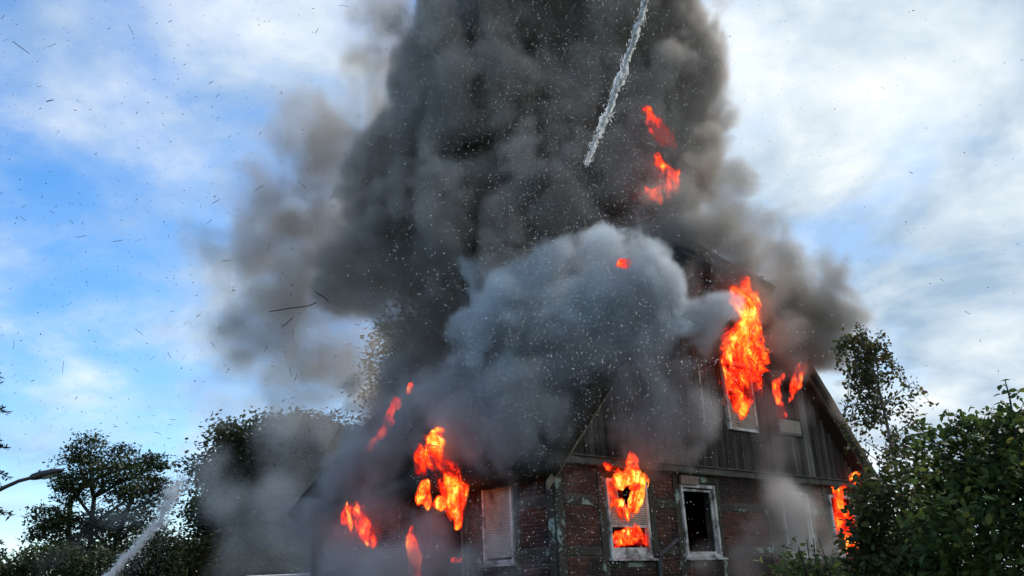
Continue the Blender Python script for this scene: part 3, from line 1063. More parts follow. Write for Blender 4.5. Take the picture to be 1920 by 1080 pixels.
# ------------------------------------------------------------------ street lamp
D7 = 17.5
lb = gbase(-70, D7)
lamp = empty('street_lamp', lb)
props(lamp, 'grey street lamp with curved arm and flat head beside the spruce', 'street lamp')
arm = np.array([at(x, y, D7) for x, y in ((-70, 1000), (-62, 970), (-45, 945), (-20, 928), (8, 914), (35, 902), (62, 895))]) - lb
MB().tube([(0, 0, 0), (0, 0, 1.2), tuple(arm[0])], [.08, .07, .055], 12).build('pole', lamp_m, lamp, smooth=True)
MB().tube(arm, np.linspace(.05, .034, len(arm)), 10).build('arm', lamp_m, lamp, smooth=True)
h0, h1 = at(58, 896, D7) - lb, at(119, 882, D7) - lb
ax = (h1 - h0); hl = np.linalg.norm(ax); ax /= hl
side = np.cross(ax, [0, 0, 1.0]); side /= np.linalg.norm(side)
upv = np.cross(side, ax)
V, F = [], []
prof = [(0, .06, .06, -.045), (.12, .09, .08, -.065), (.35, .12, .09, -.075), (.7, .125, .08, -.06), (.9, .09, .055, -.03), (1.0, .035, .015, -.008)]
ns = 12
for t_, wd, hu, hd in prof:
    for k in range(ns):
        a = 2 * math.pi * k / ns
        V.append(h0 + ax * hl * t_ + side * wd * math.cos(a) + upv * (hu if math.sin(a) > 0 else -hd) * math.sin(a))
for i in range(len(prof) - 1):
    for k in range(ns):
        k2 = (k + 1) % ns
        F.append([i * ns + k, i * ns + k2, (i + 1) * ns + k2, (i + 1) * ns + k])
F.append(list(range(ns))); F.append([(len(prof) - 1) * ns + k for k in range(ns)][::-1])
head = link('lamp_head', mesh_np('lamp_head', np.array(V), F, True), lamp_m, lamp)
V, F = [], []
for i, (t_, wd, dz) in enumerate([(.28, .05, -.055), (.4, .085, -.085), (.65, .09, -.08), (.85, .06, -.045)]):
    for k in range(7):
        a = math.pi * k / 6
        V.append(h0 + ax * hl * t_ + side * wd * math.cos(a) + upv * (dz * math.sin(a) - .012))
for i in range(3):
    for k in range(6):
        F.append([i * 7 + k, i * 7 + k + 1, i * 7 + k + 8, i * 7 + k + 7])
F.append(list(range(7))); F.append(list(range(27, 20, -1)))
link('lens', mesh_np('lens', np.array(V), F, True), lens_m, head)

# ------------------------------------------------------------------ parked van beyond the house (only its roof shows)
vb = gbase(512, 27.0)
van = empty('parked_van', vb, RAD(8))
props(van, 'pale van parked under the trees, only its roof edge showing', 'van')
vz = 2.32 + (at(512, 1074, 27.0)[2] - 2.40)
sec = [(-2.2, .45), (-2.25, 1.1), (-2.1, 1.25), (-1.45, 1.42), (-0.95, 2.2), (-.7, vz), (2.1, vz), (2.25, vz - .15), (2.3, .45)]
v_ = MB().prism(sec[::-1], -.92, .92).build('body', van_m, van, bevel=.06)
MB().box(-.2, 1.9, -.935, -.921, 1.35, vz - .25).build('side_window', glass_m, van)
MB().add([(-1.44, -.8, 1.44), (-1.44, .8, 1.44), (-.97, .8, 2.16), (-.97, -.8, 2.16), (-1.46, -.8, 1.46), (-1.46, .8, 1.46), (-.99, .8, 2.18), (-.99, -.8, 2.18)], BOXF).build('windscreen', glass_m, van)
MB().box(-.5, 1.9, -.6, -.56, vz + .03, vz + .06).box(-.5, 1.9, .56, .6, vz + .03, vz + .06).box(-.45, -.41, -.6, .6, vz + .001, vz + .029).box(1.7, 1.74, -.6, .6, vz + .001, vz + .029).build('roof_rack', lamp_m, van)
for x in (-1.45, 1.4):
    for y in (-.86, .86):
        w_ = MB().tube([(x, y - .1, .33), (x, y + .1, .33)], [.33, .33], 20).build('wheel', rubber_m, van)
        MB().tube([(x, y - .11, .33), (x, y + .11, .33)], [.19, .19], 14).build('rim', lamp_m, w_)


# ------------------------------------------------------------------ flames
def surface_nets(f, iso):
    """vertices and quads of the iso surface of a 3-D array (index units)"""
    s = f > iso
    nx, ny, nz = f.shape
    acc = np.zeros((nx - 1, ny - 1, nz - 1, 3), np.float32)
    cnt = np.zeros((nx - 1, ny - 1, nz - 1), np.float32)
    sl = lambda d, m: slice(d, m - 1 + d)
    corners = [(i, j, k) for i in (0, 1) for j in (0, 1) for k in (0, 1)]
    for c in corners:
        for ax_ in range(3):
            if c[ax_] == 0:
                e = list(c); e[ax_] = 1
                A = f[sl(c[0], nx), sl(c[1], ny), sl(c[2], nz)]
                B = f[sl(e[0], nx), sl(e[1], ny), sl(e[2], nz)]
                cross = (A > iso) != (B > iso)
                t_ = np.where(cross, (iso - A) / np.where(cross, B - A, 1), 0)
                for a2 in range(3):
                    acc[..., a2] += np.where(cross, c[a2] + (t_ if a2 == ax_ else 0), 0)
                cnt += cross
    act = cnt > 0
    idx = np.full(act.shape, -1, np.int64)
    idx[act] = np.arange(act.sum())
    ii = np.argwhere(act)
    V = ii + acc[act] / cnt[act][:, None]
    Q = []
    for ax_ in range(3):
        o1, o2 = [(1, 2), (2, 0), (0, 1)][ax_]
        a = [slice(1, -1)] * 3; a[ax_] = slice(0, -1)
        b_ = [slice(1, -1)] * 3; b_[ax_] = slice(1, None)
        cr_ = np.argwhere(s[tuple(a)] != s[tuple(b_)])
        if not len(cr_): continue
        off = np.array([1, 1, 1]); off[ax_] = 0
        p = cr_ + off
        d1 = np.zeros(3, int); d1[o1] = 1
        d2 = np.zeros(3, int); d2[o2] = 1
        q = np.stack([idx[tuple((p - d1 - d2).T)], idx[tuple((p - d2).T)], idx[tuple(p.T)], idx[tuple((p - d1).T)]], 1)
        flip = s[tuple(p.T)]
        q[~flip] = q[~flip][:, ::-1]
        Q.append(q)
    return V, (np.concatenate(Q) if Q else np.zeros((0, 4), int))


def flame(label, path, vox=0.03, freq=2.6, heat=0.5, holes=0.55, group='flames bursting from the house', alpha=0.9, seed=0, name='flame', stretch=0.42, depth=0.55):
    """path: (px, py, d, radius_px); lumpy tongues of fire as nested emissive surfaces"""
    C = np.array([at(x, y, d) for x, y, d, r in path])
    Rr = np.array([r * pxm(x, y, d) for x, y, d, r in path])
    lo = (C - Rr[:, None] * 1.7).min(0); hi = (C + Rr[:, None] * 1.7).max(0)
    dim = np.ceil((hi - lo) / vox).astype(int) + 1
    g = np.stack(np.meshgrid(*[lo[k] + vox * np.arange(dim[k]) for k in range(3)], indexing='ij'), -1).reshape(-1, 3)
    env = np.full(len(g), -9.0)
    wq = np.stack([fbm(g * 1.3 + 5 * k + seed, 3) for k in range(3)], 1)
    gw = g + wq * np.minimum(0.30, Rr.mean() * 0.9)
    pairs = list(zip(range(len(C) - 1), range(1, len(C)))) or [(0, 0)]
    for i, j in pairs:
        ab = C[j] - C[i]
        t_ = np.clip(((gw - C[i]) @ ab) / (ab @ ab + 1e-9), 0, 1)
        q = C[i] + t_[:, None] * ab
        r = Rr[i] + t_ * (Rr[j] - Rr[i])
        dv = gw - q
        # thinner along the sight direction than across
        dist = np.sqrt(dv[:, 0] ** 2 + (dv[:, 1] / depth) ** 2 + dv[:, 2] ** 2)
        env = np.maximum(env, 1 - dist / r)
    st = np.array([1, 1, stretch])
    n1 = fbm(gw * st * freq * 1.3 + seed * 1.7, 5, 0.62)
    n2 = 1 - 3.2 * np.abs(fbm(gw * st * freq * 1.1 + seed * 3.1 + 20, 3, 0.55))     # bright creases
    sheet = env * 1.15 + 1.0 * n1 + holes * (n2 - 0.2) * 0.9
    sheet = sheet - np.maximum(0, env - 0.6) * 0.9
    sheet = np.where(env < -0.5, -1, sheet)
    fld = sheet.reshape(dim)
    b0 = C[0].copy()
    Vs, Fs, Hs, As = [], [], [], []
    n0 = 0
    hn = fbm(gw * st * freq * 2.6 + 40 + seed, 3, .6)
    hb = fbm(g * freq * 0.55 + 90 + seed, 2, .5)
    hfield = (heat - 0.23 + 1.3 * hn + 0.7 * hb).reshape(dim)
    for iso, dh, al in ((0.10, -0.25, 0.14), (0.30, -0.05, 0.55), (0.55, 0.15, 1.0)):
        v, q = surface_nets(fld, iso)
        if not len(v) or not len(q): continue
        ix = np.clip(np.round(v).astype(int), 0, dim - 1)
        hv = np.clip(hfield[ix[:, 0], ix[:, 1], ix[:, 2]] + dh, 0.0, 1.0)
        Vs.append(lo + v * vox - b0); Fs.append(q + n0); n0 += len(v)
        Hs.append(hv); As.append(np.clip(al * alpha * (0.2 + 1.6 * hv), 0, 1))
    if not Vs: return None
    me = mesh_np('flame', np.concatenate(Vs), np.concatenate(Fs), True)
    for nm, arr in (('fire_heat', Hs), ('fire_opacity', As)):
        a = me.attributes.new(nm, 'FLOAT', 'POINT'); a.data.foreach_set('value', np.concatenate(arr).astype(np.float32))
    o = link(name, me, flame_m, None, b0)
    return props(o, label, 'flame', group)


def fd(x, y, off=0.0):
    """forward distance of the gable front behind a photo pixel, moved out by off metres"""
    r = ray(x, y)
    n = W
    P0 = C0 - W * off - np.array([0, 0, EYE])
    t_ = np.dot(P0, n) / np.dot(r, n)
    return (r * t_)[1]


def ld(x, y, off=0.0):
    """the same for the long side wall"""
    r = ray(x, y)
    P0 = C0 - U * off - np.array([0, 0, EYE])
    t_ = np.dot(P0, U) / np.dot(r, U)
    return (r * t_)[1]


def FP(pts, off):
    return [(x, y, fd(x, y, o if o is not None else off), r) for x, y, r, o in [(*p, None) if len(p) == 3 else p for p in pts]]


def LP(pts, off):
    return [(x, y, ld(x, y, off), r) for x, y, r in pts]


flame('largest flame column pouring up from the gable window above a melted shutter', FP([(1383, 768, 20, .1), (1380, 735, 30, .2), (1385, 700, 36, .35), (1392, 665, 38, .5), (1385, 640, 36, .6), (1400, 610, 26, .8), (1405, 580, 26, .9), (1395, 560, 30, 1.0)], 0), 0.028, 2.6, .56, .55, seed=1)
flame('narrow flame curling at the second gable window by its left jamb', FP([(1466, 782, 10, .15), (1456, 750, 11, .15), (1450, 725, 9, .2), (1464, 708, 8, .3)], 0), .025, 3.6, .42, .5, seed=2)
flame('slanting flame at the right jamb of the second gable window', FP([(1482, 745, 8, .15), (1488, 720, 12, .2), (1496, 695, 15, .3), (1505, 682, 10, .35)], 0), .025, 3.4, .42, .5, seed=3)
flame('ring of fire eating through the roller shutter of the brick-wall window', FP([(1170, 962, 13, .12), (1148, 937, 11, .14), (1149, 910, 13, .16), (1172, 893, 14, .2), (1194, 905, 14, .16), (1198, 935, 12, .14), (1180, 963, 10, .12)], 0), .022, 4.2, .58, .75, seed=4)
flame('loose tongues of fire licking the beam above the burning shutter', FP([(1180, 895, 13, .2), (1188, 875, 13, .3), (1183, 858, 9, .35)], 0), .022, 4.0, .45, .7, seed=5)
flame('small detached flame left of the burning shutter under the beam', FP([(1135, 876, 8, .22), (1147, 880, 9, .22), (1156, 884, 6, .22)], 0), .02, 4.5, .45, .5, seed=6)
flame('red fire behind the lower sash of the burning shutter window', FP([(1150, 1012, 15, -.12), (1175, 1008, 18, -.12), (1200, 1016, 14, -.12)], 0), .022, 4.0, .42, .6, seed=7)
flame('tall sheet of fire filling the corner window behind the shrub', FP([(1592, 1022, 28, .02), (1580, 990, 26, .02), (1574, 960, 26, .05), (1580, 938, 24, .12)], 0), .03, 2.6, .46, .2, seed=8, alpha=1.0)
flame('faint flame under the right eave above the corner window', FP([(1610, 905, 12, .3), (1600, 895, 10, .3), (1620, 915, 8, .3)], 0), .03, 3.4, .3, .5, seed=9, alpha=.6)
flame('tall yellow and orange flame pouring from the wide side opening up past the eave', LP([(864, 985, 8), (862, 960, 16), (852, 930, 28), (838, 905, 28), (835, 875, 22), (812, 855, 28), (800, 868, 22), (820, 830, 18), (832, 812, 12)], .9), .03, 2.6, .60, .42, seed=10)
flame('curved flame below the tall side flame', LP([(795, 905, 11), (790, 928, 14), (805, 944, 13), (828, 944, 11)], .8), .028, 3.2, .52, .5, seed=12)
flame('fire glowing in the open side door', LP([(775, 1085, 16), (775, 1040, 15), (777, 1005, 14), (778, 988, 11)], .3), .03, 3.2, .5, .35, seed=13)
flame('ragged red flame bursting from the farthest side window', LP([(700, 1010, 14), (688, 995, 22), (672, 980, 24), (655, 972, 14)], .9), .03, 3.2, .48, .6, seed=14)
flame('slanting red flames running up the far verge of the thatch', [(690, 835, 21.6, 10), (712, 812, 21.8, 14), (732, 790, 22, 15), (742, 765, 22.2, 13), (737, 752, 21.4, 9)], .04, 2.2, .5, .6, seed=15)
flame('small red lick above the far verge of the thatch', [(763, 737, 22.2, 8), (768, 722, 22.2, 7)], .04, 2.4, .3, .4, seed=16)
flame('short flame at the sill of the wide side opening', LP([(862, 1046, 7), (850, 1048, 6)], .1), .025, 4, .42, .3, seed=17)
flame('two embers at the far side window sill', LP([(702, 1068, 5), (703, 1056, 4)], .1), .02, 4, .42, .2, seed=18)
flame('dull red flame seen high in the dark smoke column', [(1215, 205, 21.3, 12), (1228, 235, 21.3, 15), (1248, 262, 21.3, 16), (1262, 275, 21.3, 11)], .035, 2.0, .16, .5, seed=19, alpha=.5)
flame('orange flame glowing deep in the smoke above the ridge', [(1215, 365, 21.5, 20), (1240, 345, 21.5, 24), (1252, 325, 21.5, 20), (1235, 300, 21.5, 16)], .035, 2.0, .2, .5, seed=20, alpha=.5)
flame('round glow of fire behind the pale blue smoke', [(1160, 497, 16.45, 13), (1172, 497, 16.45, 13)], .03, 2.0, .42, .05, seed=21, depth=1.0)

# ------------------------------------------------------------------ smoke
def m_smoke(color, dens, aniso):
    def f(t):
        a = t.n('ShaderNodeAttribute', attribute_name='density').outputs['Fac']
        v = t.n('ShaderNodeVolumePrincipled', {'Color': (*color, 1), 'Anisotropy': aniso, 'Density': t.math('MULTIPLY', a, dens)})
        v.inputs['Density Attribute'].default_value = ''
        t.n('ShaderNodeOutputMaterial', {1: v.outputs[0]})
    return f


def upsample(a, dim, k):
    for ax_ in range(3):
        u_ = np.arange(dim[ax_]) / k
        i = np.minimum(u_.astype(int), a.shape[ax_] - 2)
        sh = [1, 1, 1]; sh[ax_] = -1
        f_ = (u_ - i).reshape(sh).astype(np.float32)
        a = a.take(i, ax_) * (1 - f_) + a.take(i + 1, ax_) * f_
    return a


def smoke(name, label, puffs, vox, color, dens, freq=0.45, amp=0.9, soft=0.5, aniso=0.1, seed=0, octaves=5, billow=True, step=1.0, warp=0.8, wfreq=0.45, wisp=0.0):
    """puffs: (px, py, d, radius_px, strength). The array of densities becomes a volume grid inside geometry nodes"""
    C = np.array([at(x, y, d) for x, y, d, r, s in puffs])
    Rr = np.array([r * pxm(x, y, d) for x, y, d, r, s in puffs])
    St = np.array([p[4] for p in puffs])
    lo = (C - Rr[:, None] * 1.45).min(0) - warp * .5; hi = (C + Rr[:, None] * 1.45).max(0) + warp * .5
    lo[2] = max(lo[2], 0.05)
    dim = np.ceil((hi - lo) / vox).astype(int) + 1
    env = np.full(dim, -9.0, np.float32)
    stg = np.zeros(dim, np.float32)
    axs = [lo[k] + vox * np.arange(dim[k]) for k in range(3)]
    K = 4
    cd = np.ceil(dim / K).astype(int) + 2
    cg = np.stack(np.meshgrid(*[lo[k] + vox * K * np.arange(cd[k]) for k in range(3)], indexing='ij'), -1).reshape(-1, 3)
    wf = [upsample((fbm(cg * wfreq + 13.7 * k + seed, 3, 0.55) * warp * 1.6).reshape(cd), dim, K) for k in range(3)]
    for c, r, s in zip(C, Rr, St):
        sl = []
        for k in range(3):
            a = max(0, int((c[k] - 1.5 * r - warp - lo[k]) / vox)); b_ = min(dim[k], int((c[k] + 1.5 * r + warp - lo[k]) / vox) + 2)
            sl.append(slice(a, b_))
        X, Y, Z = np.meshgrid(*[axs[k][sl[k]] for k in range(3)], indexing='ij', sparse=True)
        X, Y, Z = X + wf[0][tuple(sl)], Y + wf[1][tuple(sl)], Z + wf[2][tuple(sl)]
        e = 1 - np.sqrt((X - c[0]) ** 2 + (Y - c[1]) ** 2 + (Z - c[2]) ** 2) / r
        sub = env[tuple(sl)]; ss = stg[tuple(sl)]
        w_ = np.clip((e - sub) * 4 + .5, 0, 1)
        w_ = np.where(sub < -5, 1, w_)
        stg[tuple(sl)] = ss * (1 - w_) + s * w_
        env[tuple(sl)] = np.maximum(sub, e) + 0.12 * np.clip(1 - np.abs(sub - e) / .4, 0, 1) ** 2
    live = np.argwhere(env > -0.5)
    lm_ = env > -0.5
    P = lo + live * vox + 0.7 * np.stack([w_[lm_] for w_ in wf], 1)
    n_ = fbm(P * freq + seed, octaves, 0.6, billow)
    n2 = fbm(P * freq * .6 + seed + 50, 3, 0.5)
    e = env[env > -0.5]
    s_ = e + amp * (0.75 * n_ + 0.35 * n2)
    d = np.clip(s_ / soft, 0, 1)
    d = d * d * (3 - 2 * d)
    d *= stg[env > -0.5] * (0.55 + 0.45 * np.clip(1 + 1.2 * n2, 0, 2))
    if wisp:
        rd = fbm(P * freq * np.array([1.6, 1.6, 1.6]) + seed + 77, 4, 0.6)
        d *= np.clip(1 + wisp * 2.2 * rd, 0.0, 1.8)
    den = np.zeros(dim, np.float32)
    den[env > -0.5] = np.where(d < 0.004, 0, d)
    # trim the border
    for k in range(3):
        i0 = [slice(None)] * 3; i0[k] = 0; den[tuple(i0)] = 0
        i0[k] = -1; den[tuple(i0)] = 0
    vals = den.transpose(2, 1, 0).ravel()                 # index = i + nx*(j + ny*k)
    n = len(vals)
    g = np.stack(np.meshgrid(axs[2], axs[1], axs[0], indexing='ij'), -1).reshape(-1, 3)[:, ::-1]
    me = bpy.data.meshes.new(name)
    me.vertices.add(n); me.vertices.foreach_set('co', np.ascontiguousarray(g, np.float32).ravel())
    a = me.attributes.new('smoke_density', 'FLOAT', 'POINT'); a.data.foreach_set('value', vals.astype(np.float32))
    mat = material(name + '_volume', m_smoke(color, dens, aniso))
    mat.cycles.volume_step_rate = step
    me.materials.append(mat)
    o = link(name, me)
    props(o, label, 'smoke', kind='stuff')
    gt = bpy.data.node_groups.new(name, 'GeometryNodeTree')
    gt.interface.new_socket('Geometry', in_out='INPUT', socket_type='NodeSocketGeometry')
    gt.interface.new_socket('Geometry', in_out='OUTPUT', socket_type='NodeSocketGeometry')
    N = gt.nodes.new; Lk = gt.links.new
    gi, go = N('NodeGroupInput'), N('NodeGroupOutput')
    pos = N('GeometryNodeInputPosition')
    sub = N('ShaderNodeVectorMath'); sub.operation = 'SUBTRACT'; Lk(pos.outputs[0], sub.inputs[0]); sub.inputs[1].default_value = tuple(lo)
    dv = N('ShaderNodeVectorMath'); dv.operation = 'SCALE'; Lk(sub.outputs[0], dv.inputs[0]); dv.inputs['Scale'].default_value = 1 / vox
    ad = N('ShaderNodeVectorMath'); ad.operation = 'ADD'; Lk(dv.outputs[0], ad.inputs[0]); ad.inputs[1].default_value = (.5, .5, .5)
    fl = N('ShaderNodeVectorMath'); fl.operation = 'FLOOR'; Lk(ad.outputs[0], fl.inputs[0])
    sx = N('ShaderNodeSeparateXYZ'); Lk(fl.outputs[0], sx.inputs[0])
    m1 = N('ShaderNodeMath'); m1.operation = 'MULTIPLY_ADD'; Lk(sx.outputs[2], m1.inputs[0]); m1.inputs[1].default_value = float(dim[1]); Lk(sx.outputs[1], m1.inputs[2])
    m2 = N('ShaderNodeMath'); m2.operation = 'MULTIPLY_ADD'; Lk(m1.outputs[0], m2.inputs[0]); m2.inputs[1].default_value = float(dim[0]); Lk(sx.outputs[0], m2.inputs[2])
    fi = N('FunctionNodeFloatToInt'); fi.rounding_mode = 'ROUND'; Lk(m2.outputs[0], fi.inputs[0])
    na = N('GeometryNodeInputNamedAttribute'); na.data_type = 'FLOAT'; na.inputs[0].default_value = 'smoke_density'
    si = N('GeometryNodeSampleIndex'); si.data_type = 'FLOAT'; si.domain = 'POINT'; si.clamp = True
    Lk(gi.outputs[0], si.inputs[0]); Lk(na.outputs[0], si.inputs[1]); Lk(fi.outputs[0], si.inputs[2])
    vc = N('GeometryNodeVolumeCube')
    Lk(si.outputs[0], vc.inputs['Density'])
    vc.inputs['Background'].default_value = 0.0
    vc.inputs['Min'].default_value = tuple(lo); vc.inputs['Max'].default_value = tuple(lo + vox * (dim - 1))
    vc.inputs['Resolution X'].default_value = int(dim[0]); vc.inputs['Resolution Y'].default_value = int(dim[1]); vc.inputs['Resolution Z'].default_value = int(dim[2])
    sm = N('GeometryNodeSetMaterial'); Lk(vc.outputs[0], sm.inputs[0]); sm.inputs['Material'].default_value = mat
    Lk(sm.outputs[0], go.inputs[0])
    md = o.modifiers.new('smoke', 'NODES'); md.node_group = gt
    print('SMOKE', name, dim, n, 'active', int((den > 0).sum()))
    return o


def puffs(lst, d=None, s=1.0):
    return [(p[0], p[1], p[3] if len(p) > 3 and p[3] else d, p[2], p[4] if len(p) > 4 else s) for p in lst]


smoke('dark_smoke_column', 'huge dark grey-brown smoke column towering over the thatched roof',
      puffs([(1040, -60, 230), (900, -20, 90), (1160, -20, 100), (1000, 60, 190), (870, 140, 130), (800, 170, 85), (760, 140, 45), (1230, 90, 80), (1180, 160, 150), (1290, 130, 55), (800, 300, 120), (730, 250, 60),
             (960, 220, 190), (1130, 270, 170), (1280, 230, 80), (1325, 250, 55), (720, 400, 90), (880, 380, 170), (1050, 400, 200), (1230, 360, 110), (1320, 340, 55), (730, 500, 105), (880, 530, 160), (1020, 540, 180),
             (1180, 480, 130), (1310, 420, 70), (770, 600, 90), (880, 660, 130), (750, 690, 60), (1010, 660, 150), (1340, 300, 36), (700, 470, 70), (710, 560, 80), (740, 640, 70), (760, 400, 90), (770, 300, 90), (770, 640, 105), (740, 720, 85), (830, 720, 110), (720, 600, 90), (800, 560, 110)], 24.5),
      0.12, (0.61, 0.555, 0.51), 2.1, freq=0.55, amp=0.95, soft=0.36, seed=3, warp=0.7, wfreq=0.45, octaves=6)
smoke('drifting_brown_smoke', 'thin brownish smoke drifting away left of the dark column',
      puffs([(545, 205, 66), (590, 235, 90), (640, 290, 120), (590, 340, 120), (520, 380, 100), (490, 400, 95), (560, 440, 140), (650, 420, 150), (700, 320, 120), (720, 220, 100), (710, 110, 95), (740, 30, 110), (680, 20, 60), (460, 480, 110), (530, 520, 140), (620, 530, 140), (700, 560, 120), (550, 610, 150), (650, 650, 140), (560, 700, 140), (660, 730, 120), (480, 610, 115), (480, 720, 110, 28, .7), (540, 760, 90, 28, .6), (420, 500, 75), (400, 780, 90, 28, .4), (630, 770, 90, 28, .8), (680, 660, 110), (650, 590, 120), (330, 740, 60, 28, .25)], 28),
      0.15, (0.65, 0.585, 0.53), 0.8, freq=0.65, amp=0.72, soft=1.1, seed=9, warp=1.0, wfreq=0.45, wisp=0.75)
smoke('gable_smoke', 'dark brown smoke rolling off the right slope of the roof',
      puffs([(1360, 430, 60), (1430, 470, 66), (1470, 505, 60), (1480, 560, 85), (1540, 600, 85), (1565, 650, 70), (1500, 650, 85), (1560, 530, 46), (1580, 495, 34), (1545, 485, 30), (1580, 560, 44), (1580, 690, 38), (1350, 360, 50), (1420, 540, 75), (1575, 620, 46), (1590, 750, 28), (1590, 800, 30, 22.5, .4), (1400, 480, 50, 20.4), (1450, 560, 50, 20.6)], 22.3),
      0.11, (0.52, 0.47, 0.415), 2.9, freq=0.8, amp=0.85, soft=0.65, seed=15, warp=0.7, wfreq=0.6)
smoke('ridge_smoke', 'dark smoke wrapping the half-hip and the top of the gable',
      puffs([(1260, 430, 65, 20.0), (1330, 440, 60, 19.8), (1380, 500, 55, 19.2), (1300, 530, 55, 18.7), (1430, 560, 50, 19.5), (1470, 620, 50, 19.8), (1440, 690, 30, 19.6, .5), (1500, 680, 34, 20.0, .6), (1340, 590, 45, 18.7), (1250, 380, 70, 20.4), (1330, 680, 30, 18.7, .5), (1420, 500, 45, 19.8)], 20),
      0.1, (0.46, 0.435, 0.41), 2.2, freq=0.9, amp=0.8, soft=0.8, seed=18, warp=0.5, wfreq=0.7)
smoke('blue_white_smoke', 'pale blue-grey smoke billowing in front of the roof and gable',
      puffs([(930, 525, 60), (1000, 500, 62), (1060, 475, 50), (1130, 480, 60), (1190, 480, 52), (1225, 505, 42), (920, 590, 70), (1020, 570, 85), (1120, 570, 90), (1210, 570, 72), (1270, 595, 58), (1320, 615, 42), (1335, 640, 24), (1010, 630, 70), (1110, 640, 80), (1210, 640, 70)], 17.5),
      0.08, (0.76, 0.83, 0.90), 2.6, freq=1.15, amp=0.95, soft=0.36, seed=21, warp=0.45, wfreq=0.8, octaves=6)
smoke('grey_gable_smoke', 'grey smoke sinking across the gable boards to the open brick-wall window',
      puffs([(960, 650, 90, 17.6), (1060, 680, 90), (1150, 680, 95), (1240, 680, 85), (1300, 690, 50), (1120, 760, 75), (1210, 770, 85), (1285, 760, 60), (1310, 810, 45), (1260, 830, 55, 17.2, .8), (1180, 820, 50, 17.0, .6), (1325, 855, 32), (1300, 875, 28), (1335, 900, 16), (1050, 740, 70), (1350, 918, 9), (1090, 810, 40, 16.8, .5), (1000, 800, 70, 16.6, .9), (1060, 790, 60, 16.7, .8), (1030, 850, 40, 16.2, .4), (960, 740, 80, 17)], 17.3),
      0.085, (0.55, 0.55, 0.56), 1.7, freq=1.05, amp=0.85, soft=0.6, seed=33, warp=0.45, wfreq=0.8, wisp=.4)
smoke('side_smoke', 'grey smoke rolling along the long side wall and its eave',
      puffs([(600, 960, 66, 20.6), (640, 915, 76, 20.6), (585, 1010, 70, 20.6), (600, 1075, 75, 20.6), (690, 880, 80, 20.4), (740, 870, 70, 20.2, .8), (790, 780, 85, 20.2), (860, 740, 95, 18.8), (930, 770, 95, 17.4), (1000, 780, 75, 16.8), (760, 730, 70, 24), (720, 790, 60, 24), (680, 820, 50, 24), (880, 840, 55, 17.8, .7), (950, 850, 60, 16.4, .6), (730, 945, 60, 19.4, .5), (660, 1000, 66, 19.8, .6), (950, 910, 65, 15.6, .36), (1000, 900, 50, 15.6, .2), (940, 1000, 65, 15.5, .32), (880, 1040, 70, 16.0, .42), (780, 1050, 90, 17.0, .5), (690, 1060, 85, 18.0, .6), (800, 975, 65, 17.8, .3), (870, 960, 45, 16.6, .24), (1000, 1070, 55, 15.6, .18), (560, 1040, 45, 20.4, .7), (565, 975, 50, 20.4, .9), (610, 900, 60, 20.4), (660, 850, 60, 20.6), (710, 810, 50, 21, .8), (850, 850, 60, 18.6, .5), (960, 800, 60, 16.2, .6), (1020, 740, 60, 16.4, .8)], 20),
      0.1, (0.66, 0.655, 0.66), 2.2, freq=0.85, amp=0.85, soft=0.7, seed=41, warp=0.55, wfreq=0.6, wisp=.35)
smoke('veil_smoke', 'thin pale smoke hanging in front of the brick wall',
      puffs([(1450, 960, 70, 18.3), (1410, 1010, 65, 18.0), (1480, 1030, 60, 18.3), (1390, 1070, 70, 17.8), (1460, 900, 50, 18.8), (1470, 840, 50, 19.2, .7), (1480, 780, 50, 19.6, .7), (1540, 1010, 45, 18.6, .5), (1070, 890, 30, 16.2, .5), (1300, 1080, 50, 17, .4), (1470, 740, 40, 19.6, .6)], 18.5),
      0.1, (0.62, 0.60, 0.60), 1.35, freq=0.9, amp=0.8, soft=0.95, seed=51, warp=0.5, wfreq=0.7, wisp=.5)
smoke('tree_smoke', 'thin bluish smoke drifting through the trees left of the house',
      puffs([(520, 950, 100), (430, 930, 70), (580, 880, 90), (470, 1030, 90), (590, 1030, 80), (380, 880, 40), (420, 850, 40), (640, 800, 70), (520, 800, 60)], 32),
      0.3, (0.62, 0.69, 0.78), 0.26, freq=0.35, amp=0.9, soft=0.9, seed=61, warp=1.2, wfreq=0.3, wisp=.5)


# ------------------------------------------------------------------ spray, ash, straw
OCT_V = np.array([(1, 0, 0), (-1, 0, 0), (0, 1, 0), (0, -1, 0), (0, 0, 1), (0, 0, -1)], float)
OCT_F = np.array([(0, 2, 4), (2, 1, 4), (1, 3, 4), (3, 0, 4), (2, 0, 5), (1, 2, 5), (3, 1, 5), (0, 3, 5)])


def specks(P, R, stretch=None):
    n = len(P)
    V = OCT_V[None] * np.asarray(R)[:, None, None]
    if stretch is not None:                                # (n,3) direction * extra length
        V = V + stretch[:, None, :] * np.sign(OCT_V @ np.array([.3, .2, 1.0]))[None, :, None]
    V = (V + P[:, None, :]).reshape(-1, 3)
    F = (OCT_F[None] + (np.arange(n) * 6)[:, None, None]).reshape(-1, 3)
    return V, F


def px_cloud(n, x0, x1, y0, y1, d0, d1):
    x = rng.uniform(x0, x1, n); y = rng.uniform(y0, y1, n); d = rng.uniform(d0, d1, n)
    return x, y, d


